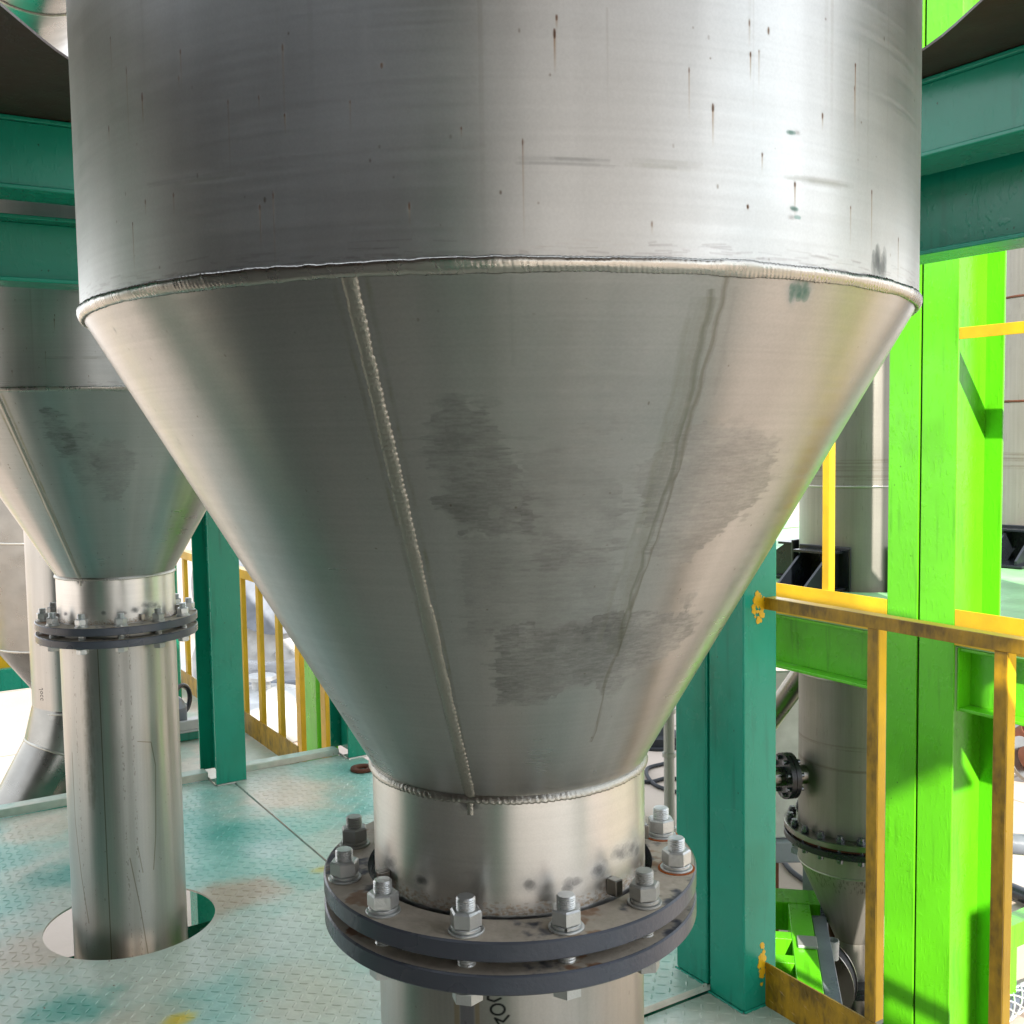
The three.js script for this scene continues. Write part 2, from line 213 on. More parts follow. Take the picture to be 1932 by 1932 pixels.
// --- shell of the hopper
const WS = (T1 - T0) * RC, HS = 0.84;
const rustSpots = [[337, 145], [327, 365], [340, 95], [490, 388], [274, 378], [488, 182], [533, 85], [537, 215], [1046, 60], [1050, 30], [1414, 40], [1450, 55], [1432, 95], [1416, 100], [1438, 290], [1411, 387], [1552, 215], [1614, 120], [1612, 165], [1645, 360], [1605, 390], [772, 385], [515, 365], [573, 540], [1680, 480], [1695, 450], [986, 265], [660, 190], [1500, 345], [1345, 200], [430, 190], [250, 420], [268, 180], [205, 240], [208, 70], [238, 130], [720, 120], [870, 240], [1230, 420], [1300, 130]].map(([x, y]) => hit(x, y));
const shellDraw = (kx, ky, c, rm) => {
  const P = (t, Y) => [(t - T0) * RC * kx, (HS - (Y - YR)) * ky];
  seed = 11;
  for (const [t, Y] of rustSpots) { const [x, y] = P(t, Y), L = rr(0.004, 0.11) * rr(0.15, 1) * ky, w = rr(0.0006, 0.0015) * kx, al = rr(0.35, 1); c.globalAlpha = al;
    const gr = c.createLinearGradient(0, y, 0, y + L); gr.addColorStop(0, rm ? 'rgba(0,200,40,0.9)' : 'rgba(88,52,30,0.95)'); gr.addColorStop(0.15, rm ? 'rgba(0,180,90,0.6)' : 'rgba(122,78,40,0.6)'); gr.addColorStop(1, rm ? 'rgba(0,150,200,0)' : 'rgba(132,104,64,0)');
    c.fillStyle = gr; c.fillRect(x - w / 2, y, w, L); c.beginPath(); c.ellipse(x, y + w, w * 0.62, w * rr(1.2, 3.4), 0, 0, 7); c.fillStyle = rm ? 'rgba(0,220,20,1)' : 'rgba(74,44,26,0.9)'; c.fill(); c.globalAlpha = 1; }
  for (let i = 0; i < 130; i++) { const x = rr(0, WS) * kx, y = rr(0.3, HS) * ky, w = rr(0.0004, 0.001) * kx; c.beginPath(); c.ellipse(x, y, w, w * rr(1, 2.4), 0, 0, 7); c.fillStyle = rm ? 'rgba(0,170,120,0.5)' : `rgba(84,70,56,${rr(0.2, 0.6)})`; c.fill(); }
  for (let i = 0; i < 70; i++) { const x = rr(0, WS) * kx, y = rr(0.2, 0.8) * HS * ky, L = rr(0.05, 0.3) * ky, gr = c.createLinearGradient(0, y, 0, y + L), a = rr(0.04, 0.13); gr.addColorStop(0, rm ? `rgba(0,150,220,${a * 2})` : `rgba(104,92,74,${a})`); gr.addColorStop(1, rm ? 'rgba(0,150,250,0)' : 'rgba(104,96,84,0)'); c.fillStyle = gr; c.fillRect(x, y, rr(0.001, 0.006) * kx, L); }
  // long scuffs that run round the drum, a grey smudge by the weld, ground strip above the weld
  for (const [a, b, o] of [[[965, 300], [1180, 308], 0.3], [[1180, 308], [1330, 318], 0.18], [[330, 345], [480, 325], 0.22], [[255, 352], [400, 328], 0.2], [[1480, 335], [1610, 352], 0.22]]) { const [x0, y0] = P(...hit(...a)), [x1, y1] = P(...hit(...b)); c.lineCap = 'round';
    for (let k = 0; k < 7; k++) { c.strokeStyle = rm ? `rgba(0,150,250,${o})` : `rgba(96,96,92,${o * 0.28})`; c.lineWidth = rr(0.001, 0.004) * ky; c.beginPath(); const s0 = rr(0, 0.4), s1 = rr(0.6, 1), off = rr(-0.003, 0.003) * ky; c.moveTo(x0 + (x1 - x0) * s0, y0 + (y1 - y0) * s0 + off); c.lineTo(x0 + (x1 - x0) * s1, y0 + (y1 - y0) * s1 + off); c.stroke(); } }
  for (let k = 0; k < 26; k++) { const [x, y] = P(...hit(1655 + rr(-8, 16), 490 + rr(-14, 26))); c.beginPath(); c.ellipse(x, y, 0.004 * kx, 0.008 * ky, 0.3, 0, 7); c.fillStyle = rm ? 'rgba(0,160,200,0.16)' : 'rgba(92,96,94,0.18)'; c.fill(); }
  for (let k = 0; k < 5; k++) { const [x, y] = P(...hit(1495 + rr(-6, 12), [250, 250, 393, 395, 410][k])); c.beginPath(); c.ellipse(x, y, 0.004 * kx, 0.0016 * ky, 0, 0, 7); c.fillStyle = rm ? 'rgba(0,110,10,0.8)' : 'rgba(70,112,100,0.4)'; c.fill(); }
  for (let i = 0; i < 900; i++) { const x = rr(0, WS) * kx, y = (HS - Math.abs(rr(0, 0.022) * rr(0.2, 1))) * ky, l = rr(0.006, 0.03) * kx; c.strokeStyle = rm ? 'rgba(0,120,255,0.12)' : `rgba(${rnd() < 0.5 ? '100,92,90' : '190,186,180'},0.16)`; c.lineWidth = rr(0.5, 1.6); c.beginPath(); c.moveTo(x, y); c.lineTo(x + l, y + rr(-1.5, 1.5)); c.stroke(); }
};
M.shell = steel(2048, 1024, WS, HS, 202, (c, kx, ky) => shellDraw(kx, ky, c, false), (c, kx, ky) => shellDraw(kx, ky, c, true), { u0: T0 * RC, rough: 0.43, tint: [0, 1, -2] });
// --- cone: sanded patches, wet runs, one painted reflection streak, discoloured edges along the seam
const WC = (T1 - T0) * UC;
const coneDraw = (kx, ky, c, rm, far = false) => {
  const P = ([t, Y]) => [(t - T0) * UC * kx, (SL - (Y - YN) * SL / (YR - YN)) * ky];
  seed = 23;
  // sanded areas: many short strokes inside outlined patches (pixel polygons of the photo)
  const polys = [[[795, 795], [860, 765], [930, 790], [985, 900], [1010, 990], [870, 1010], [820, 960]], [[985, 850], [1090, 800], [1150, 800], [1180, 960], [1130, 1080], [1010, 1080], [975, 960]], [[1200, 880], [1330, 790], [1470, 840], [1440, 930], [1300, 1060], [1220, 1060]], [[870, 1010], [1150, 1010], [1170, 1190], [880, 1195]], [[940, 1180], [1200, 1150], [1330, 1150], [1290, 1210], [1180, 1290], [1000, 1315], [935, 1310]]];
  const inside = (p, q) => { let r = false; for (let i = 0, j = q.length - 1; i < q.length; j = i++) if ((q[i][1] > p[1]) !== (q[j][1] > p[1]) && p[0] < (q[j][0] - q[i][0]) * (p[1] - q[i][1]) / (q[j][1] - q[i][1]) + q[i][0]) r = !r; return r; };
  if (far) { polys.length = 3; polys.forEach((q, k) => q.forEach((p) => { p[0] = 1150 + (p[0] - 1100) * 0.8 - k * 60; p[1] = 640 + (p[1] - 800) * 1.2 + k * 90; })); }
  const TP = polys.map((q) => q.map((p) => P(hit(...p)))), W = c.canvas.width, H = c.canvas.height, I = c.getImageData(0, 0, W, H), d = I.data, m = kx / 1800;
  for (let k = 0; k < TP.length; k++) { const q = TP[k], xs = q.map((p) => p[0]), ys = q.map((p) => p[1]), x0 = Math.max(0, Math.floor(Math.min(...xs) - 30)), x1 = Math.min(W, Math.max(...xs) + 30), y0 = Math.max(0, Math.floor(Math.min(...ys) - 20)), y1 = Math.min(H, Math.max(...ys) + 20), A = [1, 0.6, 0.7, 0.5, 1.15][k];
    for (let y = y0; y < y1; y++) for (let x = x0; x < x1; x++) { const X = x / kx, Y = y / ky, jx = 1.2 * (fbm(X * 40, Y * 120, 4) - 0.5) + 0.5 * (vn(X * 60, Y * 480) - 0.5), jy = 1.5 * (fbm(X * 45 + 9, Y * 45, 4) - 0.5); let e = 0; for (const f of [15, 35, 55, 75, 100]) if (inside([x + f * m * jx, y + f * m * jy], q)) e += 0.2; if (e === 0) continue;
      const st = 0.45 * vn(X * 150, Y * 800) + 0.3 * vn(X * 70 + 5, Y * 330) + 0.25 * vn(X * 520, Y * 760), cl = fbm(X * 18, Y * 22, 4), w = A * e * clamp(0.08 + 0.42 * (st - 0.25) + 0.6 * (cl - 0.36)), o = (y * W + x) * 4; if (rm) d[o + 1] += 46 * A * e * (0.4 + st * 0.6); else { d[o] *= 1 - 0.44 * w; d[o + 1] *= 1 - 0.43 * w; d[o + 2] *= 1 - 0.44 * w; } } }
  c.putImageData(I, 0, 0);
  // wet runs; the widest faint streak is a reflection painted into the colour
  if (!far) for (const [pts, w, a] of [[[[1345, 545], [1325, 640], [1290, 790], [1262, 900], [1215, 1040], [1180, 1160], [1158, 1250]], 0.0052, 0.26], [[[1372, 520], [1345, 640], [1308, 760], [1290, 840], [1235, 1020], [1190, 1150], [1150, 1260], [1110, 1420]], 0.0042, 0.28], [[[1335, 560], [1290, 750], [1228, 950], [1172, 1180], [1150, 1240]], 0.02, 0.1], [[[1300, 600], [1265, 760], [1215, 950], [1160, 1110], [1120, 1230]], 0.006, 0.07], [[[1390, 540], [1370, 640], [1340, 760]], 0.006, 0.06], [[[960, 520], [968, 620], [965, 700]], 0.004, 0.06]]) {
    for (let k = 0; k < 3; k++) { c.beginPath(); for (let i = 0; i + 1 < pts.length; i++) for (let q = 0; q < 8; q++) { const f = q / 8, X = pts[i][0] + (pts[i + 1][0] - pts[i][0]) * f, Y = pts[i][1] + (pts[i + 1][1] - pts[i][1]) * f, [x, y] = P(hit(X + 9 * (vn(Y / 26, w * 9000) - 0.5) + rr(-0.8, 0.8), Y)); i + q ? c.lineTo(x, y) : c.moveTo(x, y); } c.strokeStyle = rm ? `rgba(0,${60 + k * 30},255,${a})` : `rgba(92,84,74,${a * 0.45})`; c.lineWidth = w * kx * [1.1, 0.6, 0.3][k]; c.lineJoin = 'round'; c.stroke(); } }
  // heat-stained borders beside the long seam, green paint smears near the rim
  for (const s of [-1, 1]) for (let k = 0; k < 500; k++) { const t = 136.3 * RAD + s * (0.026 + 0.008 * rnd()), y = rnd() * SL * ky; c.fillStyle = rm ? 'rgba(0,110,255,0.05)' : `rgba(${rnd() < 0.5 ? '120,84,66' : '96,92,88'},0.022)`; c.fillRect((t - T0) * UC * kx - 2, y, rr(2, 5), rr(6, 40)); }
  for (let k = 0; k < 40; k++) { const [x, y] = P(hit(1508 + rr(-16, 16), 548 + rr(-10, 16))); c.beginPath(); c.ellipse(x, y, rr(2, 6), rr(4, 11), 0.2, 0, 7); c.fillStyle = rm ? 'rgba(0,130,90,0.14)' : 'rgba(70,110,94,0.16)'; c.fill(); }
  for (let i = 0; i < 160; i++) { const x = rr(0, WC) * kx, y = rr(0, SL) * ky; c.beginPath(); c.ellipse(x, y, rr(0.6, 1.6), rr(0.8, 3), 0, 0, 7); c.fillStyle = rm ? 'rgba(0,170,120,0.5)' : `rgba(84,74,60,${rr(0.15, 0.5)})`; c.fill(); }
};
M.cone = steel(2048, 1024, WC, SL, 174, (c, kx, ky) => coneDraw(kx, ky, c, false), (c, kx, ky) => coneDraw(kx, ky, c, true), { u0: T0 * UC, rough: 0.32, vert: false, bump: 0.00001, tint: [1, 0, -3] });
// --- neck: rust tide at its foot, dark grease smudges
const WN = (T1 - T0) * RN, HN = YN - 0.84;
const neckDraw = (kx, ky, c, rm) => { seed = 31; const P = (t, Y) => [(t - T0) * RN * kx, (YN - Y) * ky];
  for (let i = 0; i < 1400; i++) { const x = rnd() * WN * kx, y = (YN - (YF + 0.001 + Math.abs(rr(-1, 1) * rr(0, 1)) * 0.016)) * ky; c.fillStyle = rm ? 'rgba(0,200,40,0.14)' : `rgba(${rnd() < 0.5 ? '150,104,52' : '110,80,50'},0.16)`; c.beginPath(); c.ellipse(x, y, rr(1, 5), rr(1, 4), 0, 0, 7); c.fill(); }
  for (const [px, py, r, n] of [[795, 1660, 5, 14], [1000, 1668, 4, 10], [1190, 1600, 14, 26], [1170, 1610, 12, 20], [1080, 1670, 12, 18], [735, 1630, 10, 18], [885, 1515, 10, 22], [1130, 1640, 8, 18]]) for (let k = 0; k < n; k++) { const [x, y] = P(...hit(px + rr(-r, r), py + rr(-r, r) * 0.8)); c.fillStyle = rm ? 'rgba(0,150,210,0.08)' : 'rgba(74,72,78,0.07)'; c.beginPath(); c.ellipse(x, y, rr(6, 20), rr(5, 14), rr(0, 3), 0, 7); c.fill(); } };
M.coneFar = steel(1024, 512, WC, SL, 174, (c, kx, ky) => coneDraw(kx, ky, c, false, true), (c, kx, ky) => coneDraw(kx, ky, c, true, true), { u0: T0 * UC, rough: 0.32, bump: 0.00001, tint: [1, 0, -3] });
M.neck = steel(1024, 512, WN, HN, 208, (c, kx, ky) => neckDraw(kx, ky, c, false), (c, kx, ky) => neckDraw(kx, ky, c, true), { u0: T0 * RN, v0: 0, rough: 0.37, bump: 0.00001 });
M.neck.map.offset.y = M.neck.roughnessMap.offset.y = 0;

// --- pipes: drawn seams, drip runs, handwriting
const RP = 0.160, WP = (T1 - T0) * RP, HP = 2.0;
const hand = (c, x, y, k, rot, strokes) => { c.save(); c.translate(x, y); c.rotate(rot); c.strokeStyle = '#2a2a2c'; c.lineWidth = k * 0.16; c.lineCap = c.lineJoin = 'round'; for (const s of strokes) { c.beginPath(); s.forEach(([a, b], i) => i ? c.lineTo(a * k, b * k) : c.moveTo(a * k, b * k)); c.stroke(); } c.restore(); };
const arc = (cx, cy, rx, ry, a0, a1) => Array.from({ length: 15 }, (_, i) => { const t = a0 + (a1 - a0) * i / 14; return [cx + rx * Math.cos(t), cy + ry * Math.sin(t)]; });
const pipeDraw = (which) => (c, kx, ky) => { seed = 41 + which;
  for (let i = 0; i < 240; i++) { const x = rnd() * WP * kx, y = rnd() * HP * ky; c.fillStyle = `rgba(78,70,60,${rr(0.1, 0.45)})`; c.fillRect(x, y, rr(0.8, 2), rr(1, 7)); }
  if (which === 1) { const at = (t, Y) => [(t * RAD - T0) * RP * kx, (1.0 - Y) * ky];
    const run = (pts, w, a) => { c.beginPath(); pts.forEach((p, i) => { const [x, y] = at(...p); i ? c.lineTo(x, y) : c.moveTo(x, y); }); c.strokeStyle = `rgba(86,74,56,${a})`; c.lineWidth = w; c.stroke(); };
    run([[122, 0.86], [122, -0.1]], 1.6, 0.85); run([[160, 0.55], [160, 0.35], [154, 0.2], [146, 0.06]], 2, 0.55); run([[88, 0.58], [74, 0.57], [70, 0.5], [73, 0.3], [77, 0.2]], 2, 0.5); run([[100, 0.25], [92, 0.1], [86, -0.05]], 2, 0.5); run([[92, 0.28], [88, 0.2]], 2, 0.4);
    for (let s = 0; s < 3; s++) for (let i = 0; i < 90; i++) { const [x, y] = at([102, 92, 150][s] + rr(-1, 1), rr(-0.1, 0.86)); c.fillStyle = `rgba(72,68,60,${rr(0.15, 0.5)})`; c.fillRect(x, y, rr(0.8, 1.8), rr(2, 9)); }
    for (let k = 0; k < 260; k++) { const [x, y] = at(134 + rr(-5, 5) + rr(-4, 4), rr(0.42, 0.8)); c.fillStyle = 'rgba(120,116,108,0.08)'; c.fillRect(x, y, rr(2, 7), rr(10, 40)); } }
  if (which === 0) { const [t, Y] = [127, 0.815]; const x = (t * RAD - T0) * RP * kx, y = (1.0 - Y) * ky;
    hand(c, x, y, 0.014 * kx, 0.35, [[[0.5, -2.1], [-0.5, -2.0], [-0.4, -1.4], [0.3, -1.45], [0.5, -1.0], [0.1, -0.7], [-0.5, -0.8]], arc(0.1, 0.1, 0.55, 0.5, 0, 6.5), [[-0.5, 0.9], [0.1, 1.3], [0.6, 0.8], [0.5, 1.5], [0.1, 2.3], [-0.3, 2.6]]]);
    c.fillStyle = 'rgba(70,72,96,0.35)'; const sx = (139.5 * RAD - T0) * RP * kx; c.fillRect(sx - 0.008 * kx, 0, 0.016 * kx, 2048); c.fillStyle = 'rgba(150,118,70,0.35)'; c.fillRect(sx + 0.009 * kx, 0, 0.006 * kx, 2048); c.fillRect(sx - 0.014 * kx, 0, 0.005 * kx, 2048); }
  if (which === 2) { const x = (150 * RAD - T0) * RP * kx, y = 0.68 * ky; hand(c, x, y, 0.016 * kx, Math.PI / 2, [[[-1.5, 0.6], [-1.2, 0.9], [-0.9, 0.6], [-0.9, -0.5]], arc(0, 0.4, 0.4, 0.4, 0, 6.4), arc(1.2, 0.4, 0.4, 0.45, 0.8, 5.4), arc(2.3, 0.4, 0.4, 0.45, 0.8, 5.4)]); } };
const pipeMat = (k) => steel(512, 2048, WP, HP, 172, pipeDraw(k), null, { u0: T0 * RP, v0: -1.0, rough: 0.34, vert: true, bump: 0.00003 });
M.pipe0 = pipeMat(0); M.pipe1 = pipeMat(1); M.pipe2 = pipeMat(2);
// flange tops: dust and rust on grey paint
const flangeTex = (rusty) => pixelTex(1024, 1024, (x, y) => { const X = x - 0.5, Y = y - 0.5, n = fbm(x * 9, y * 9, 5), f = fbm(x * 60, y * 60, 3), k = step(0.3, 0.44, n + 0.1 * f), R = step(0.62, 0.76, fbm(x * 16 + 7, y * 16, 4)) * rusty; let c = [78, 80, 88]; const dust = [190, 178, 160]; c = c.map((v, i) => v + (dust[i] - v) * k * 0.94); c = c.map((v, i) => v + ([122, 78, 48][i] - v) * R * 0.8); return c.map((v) => v + 26 * (f - 0.5)); });
const FS = 0.46; const fl = (rusty) => { const t = flangeTex(rusty); t.repeat.set(1 / FS, 1 / FS); t.offset.set(0.5, 0.5); return new THREE.MeshPhysicalMaterial({ map: t, roughness: 0.75, bumpMap: metre(grainTex, 0.12), bumpScale: 0.0005 }); };
M.flangeTop = fl(0.7); M.flangeLow = fl(1);

// ================================================================ HOPPERS
const BOLT = {};                                        // shared bolt geometry, origin on the upper flange's top face
{ const thr = []; for (let i = 0; i <= 5; i++) { const y = 0.025 + i * 0.0026; thr.push([0.0102, y], [0.0092, y + 0.0013]); } thr.push([0.0098, 0.0385], [0.0088, 0.0400], [0, 0.0402]);
  const gap = []; for (let i = 0; i < 7; i++) { const y = -0.044 + i * 0.0028; gap.push([0.0098, y], [0.0090, y + 0.0014]); }
  BOLT.stud = merge([lathe([[0.0095, 0], [0.0095, 0.025], ...thr], 20), lathe([[0.0095, -0.058], [0.0095, -0.044], ...gap, [0.0095, -0.02], [0.0095, 0]], 18), lathe([[0, -0.070], [0.0125, -0.070], [0.0165, -0.0685], [0.0165, -0.0572], [0, -0.0572]], 6, { flat: true }), lathe(ringProf(0.009, 0.0185, -0.0572, -0.0555, 0.0005), 24)]);
  BOLT.nut = lathe([[0.009, 0.0075], [0.0155, 0.0075], [0.0170, 0.0088], [0.0170, 0.0235], [0.0150, 0.0255], [0.0098, 0.0255]], 6, { flat: true });
  BOLT.washer = lathe(ringProf(0.0095, 0.0190, 0.0002, 0.0030, 0.0006), 32);
  BOLT.rust = lathe(ringProf(0.0185, 0.0216, 0.0001, 0.0009, 0.0002), 32);
  BOLT.spring = lathe(ringProf(0.0098, 0.0160, 0.0031, 0.0074, 0.0007), 30, { t0: 0.12, t1: 2 * Math.PI - 0.05 }); }
for (const k of ['stud', 'nut', 'washer', 'spring']) { const p = BOLT[k].attributes.position; for (let i = 0; i < p.count; i++) if (p.getY(i) > 0) p.setY(i, p.getY(i) * 0.88); }
// planar uv for the flange faces
const topUV = (g) => { const p = g.attributes.position, uv = g.attributes.uv; for (let i = 0; i < p.count; i++) uv.setXY(i, p.getX(i), p.getZ(i)); return g; };
const HG = {
  shell: merge([lathe([[RC, YR], [RC, YR + 0.76]], 224, { u: RC }), lathe([[RC - 0.006, YR + 0.76], [RC - 0.006, YR]], 64, { u: RC })]),
  cone: lathe([[RN, YN], [RC, YR]], 224, { u: UC }),
  neck: lathe([[RN, YF - 0.02], [RN, YN]], 160, { u: RN, v0: YF - 0.02 - YN + HN }), rim: lathe([[RC - 0.006, YR + 0.76], [RC, YR + 0.76]], 96),
  ring: ringBead(RC + 0.0002, YR - 0.001, 0.0068, 0.0042, -0.3, 0, 2 * Math.PI, 0.0014, 0.12), neckRing: ringBead(RN + 0.001, YN - 0.002, 0.0062, 0.0068, 0.5, 0, 2 * Math.PI, 0.0016, 0.22),
  seam: (() => { const t = 136.3 * RAD, a = V(RC * Math.cos(t), YR, RC * Math.sin(t)), b = V(RN * Math.cos(t), YN, RN * Math.sin(t)), k = (RC - RN) / (YR - YN), l = Math.hypot(1, k), n = V(Math.cos(t) / l, -k / l, Math.sin(t) / l); return bead((s) => ({ p: a.clone().lerp(b, s / SL), n }), SL + 0.003, 0.0072, 0.0056, 0, 12, 0.0013, 0.17, 0.36); })(),
  seamTail: (() => { const t = 136.3 * RAD; return bead((s) => ({ p: V((RN + 0.0002) * Math.cos(t), YN - 0.006 - s, (RN + 0.0002) * Math.sin(t)), n: V(Math.cos(t), 0, Math.sin(t)) }), 0.014, 0.004, 0.004, 0, 8); })(),
  flTop: topUV(lathe([[0.2205, YF], [0.171, YF]], 128)), flSide: lathe([[0.171, YF - 0.0005], [0.171, YF - 0.0215], [0.2208, YF - 0.0215], [0.2228, YF - 0.0195], [0.2228, YF - 0.0018], [0.2207, YF]], 160),
  lowTop: topUV(lathe([[0.2205, 0.8832], [0.1595, 0.8832]], 128)), lowSide: lathe([[0.1605, 0.8615], [0.2208, 0.8615], [0.2228, 0.8635], [0.2228, 0.8813], [0.2207, 0.8830]], 160),
  collar: lathe([[0.1605, 0.8834], [0.184, 0.8834], [0.184, YF - 0.0217], [0.1635, YF - 0.0217]], 96),
  stop: bx(-0.008, 0.006, -0.009, 0.009, -0.006, 0.006, 0.0015),
};
M.lipSteel = M.steelPlain;
function hopper(z, off, label, far) {
  const h = thing('hopper', label, 'hopper', [0, 0, z], 'hoppers in a row over the deck');
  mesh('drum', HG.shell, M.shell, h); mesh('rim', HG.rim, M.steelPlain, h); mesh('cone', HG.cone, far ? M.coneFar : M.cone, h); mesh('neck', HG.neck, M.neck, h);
  mesh('rim_weld', HG.ring, M.weldBright, h); mesh('neck_weld', HG.neckRing, M.weld, h); mesh('seam_weld', HG.seam, M.weld, h); mesh('seam_weld', HG.seamTail, M.weld, h);
  for (const t of [79.2, 179.4, 279, 19]) { const s = mesh('stop_lug', HG.stop, M.steelPlain, h); s.position.set((RN + 0.008) * Math.cos(t * RAD), YF + 0.014, (RN + 0.008) * Math.sin(t * RAD)); s.rotation.y = -t * RAD; }
  const f = mesh('flange', HG.flSide, M.grey, h); mesh('flange_face', HG.flTop, M.flangeTop, f);
  for (let k = 0; k < 12; k++) { const t = (15 + off + 30 * k) * RAD; const zm = k % 5 === 2 ? M.zincDull : M.zinc; const b = mesh('bolt', BOLT.stud, zm, h); b.position.set(0.2 * Math.cos(t), YF, 0.2 * Math.sin(t)); b.rotation.y = k * 1.37 + off; b.scale.y = 0.995 + 0.06 * LAT[k * 37 + 5]; mesh('nut', BOLT.nut, zm, b); mesh('washer', BOLT.washer, zm, b); mesh('spring_washer', BOLT.spring, zm, b); if (!far && k < 2) mesh('rust_ring', BOLT.rust, M.rustOrange, b); }
  return h;
}
function discharge(z, mat, label, y0) {
  const d = thing('discharge_pipe', label, 'pipe', [0, 0, z], 'pipes below the hoppers');
  mesh('pipe', lathe([[RP, y0], [RP, 0.8832]], 160, { u: RP, v0: y0 }), mat, d); mesh('collar', HG.collar, M.steelPlain, d);
  const f = mesh('flange', HG.lowSide, M.grey, d); mesh('flange_face', HG.lowTop, M.flangeLow, f);
  return d;
}
hopper(0, 0, 'large steel hopper with rust rings under two flange nuts, beside the paired columns', false);
discharge(0, M.pipe0, 'steel pipe with black handwriting just below its bolted flange', -0.9);
hopper(-2.161, -5.5, 'steel hopper standing directly above the round deck hole', true);
const pipe2 = discharge(-2.161, M.pipe1, 'steel pipe with thin drip stains dropping through the round deck hole', -0.9);

// ================================================================ TEAL FRAME
const HB = (x0, x1, z0, z1, y0, y1, webAlong, fth = 0.009, wth = 0.007) => webAlong === 'z' ? { flanges: [[x0, x1, y0, y1, z0, z0 + fth], [x0, x1, y0, y1, z1 - fth, z1]], web: [(x0 + x1 - wth) / 2, (x0 + x1 + wth) / 2, y0, y1, z0 + fth, z1 - fth] } : { flanges: [[x0, x0 + fth, y0, y1, z0, z1], [x1 - fth, x1, y0, y1, z0, z1]], web: [x0 + fth, x1 - fth, y0, y1, (z0 + z1 - wth) / 2, (z0 + z1 + wth) / 2] };
function column(name, label, mat, spec, group) { const c = thing(name, label, 'column', [0, 0, 0], group); for (const f of spec.flanges) mesh('flange', bx(...f, 0.002), mat, c); mesh('web', bx(...spec.web, 0.001), mat, c); return c; }
{ const a = column('teal_column', 'teal steel H column on the deck between the far hopper and the yellow balusters', M.teal, HB(0.581, 0.706, -3.48, -3.234, 0.0045, 1.95, 'z'), 'teal columns');
  mesh('weld', bead((s) => ({ p: V(0.581 + s, 0.004, -3.231), n: V(0, 0.7, 0.7) }), 0.125, 0.005, 0.006, 0, 8), M.weld, a); mesh('weld', bead((s) => ({ p: V(0.578, 0.004, -3.48 + s), n: V(-0.7, 0.7, 0) }), 0.245, 0.005, 0.006, 0, 8), M.weld, a);
  const b = column('teal_column', 'short visible teal column foot beside a rubber ring on the deck', M.teal, HB(1.172, 1.275, -3.46, -3.252, 0.0085, 1.95, 'z'), 'teal columns');
  mesh('weld', bead((s) => ({ p: V(1.172 + s, 0.006, -3.249), n: V(0, 0.7, 0.7) }), 0.1, 0.005, 0.006, 0, 8), M.weld, b); mesh('weld', bead((s) => ({ p: V(1.169, 0.006, -3.46 + s), n: V(-0.7, 0.7, 0) }), 0.2, 0.005, 0.006, 0, 8), M.weld, b); }
for (const [z0, z1, lab] of [[-1.041, -0.922, 'dark teal box column, the half of the pair away from the yellow rail'], [-0.913, -0.789, 'teal box column that carries the end of the yellow rail']]) {
  const c = thing('box_column', lab, 'column', [0, 0, 0], 'paired teal box columns'); mesh('tube', bx(1.154, 1.266, z0 < -1 ? 0.0045 : -0.0075, 1.95, z0, z1, 0.006), M.teal, c);
  mesh('weld', bead((s) => ({ p: V(1.151, z0 < -1 ? 0.005 : -0.006, z0 + s), n: V(-0.7, 0.7, 0) }), z1 - z0, 0.004, 0.006, 0, 8), M.teal, c);
  if (z0 > -1) { mesh('weld', bead((s) => ({ p: V(1.154 + s, -0.006, z1 + 0.003), n: V(0, 0.7, 0.7) }), 0.112, 0.004, 0.006, 0, 8), M.teal, c);
    // yellow paint splashed where the railing meets the column
    const splash = (cx, cy, w, hh, n, sd) => { seed = sd; const gs = []; for (let i = 0; i < n; i++) { const a = rr(0, 6.28), q = Math.sqrt(rnd()), r = rr(0.004, 0.011) * (1.15 - 0.5 * q); const pts = Array.from({ length: 9 }, (_, k) => [r * rr(0.65, 1.2) * Math.cos(k * 0.698), r * rr(0.65, 1.3) * Math.sin(k * 0.698)]); gs.push(boxUV(prism(pts, 0.0006 + 0.00004 * i).translate(cx + w * q * Math.cos(a), cy + hh * q * Math.sin(a), z1 - 0.0002))); } return merge(gs); };
    mesh('paint_splash', splash(1.205, 1.0, 0.02, 0.036, 42, 5), M.yellow, c); mesh('paint_splash', splash(1.215, 0.1, 0.01, 0.055, 24, 6), M.yellow, c); } }
for (const [x, z, l] of [[-1.28, -0.6, 'added unseen teal H column on the open side of the deck, level with the first hopper'], [-1.28, 1.6, 'added unseen teal H column on the open side of the deck, behind the camera'], [0.95, 2.2, 'added unseen teal H column at the railing, behind the camera']]) column('teal_column', l, M.teal, HB(x, x + 0.125, z - 0.25, z, 0.0005, 1.95, 'z'), 'teal columns');  // added columns out of view, for shade and soft bands mirrored in the drum
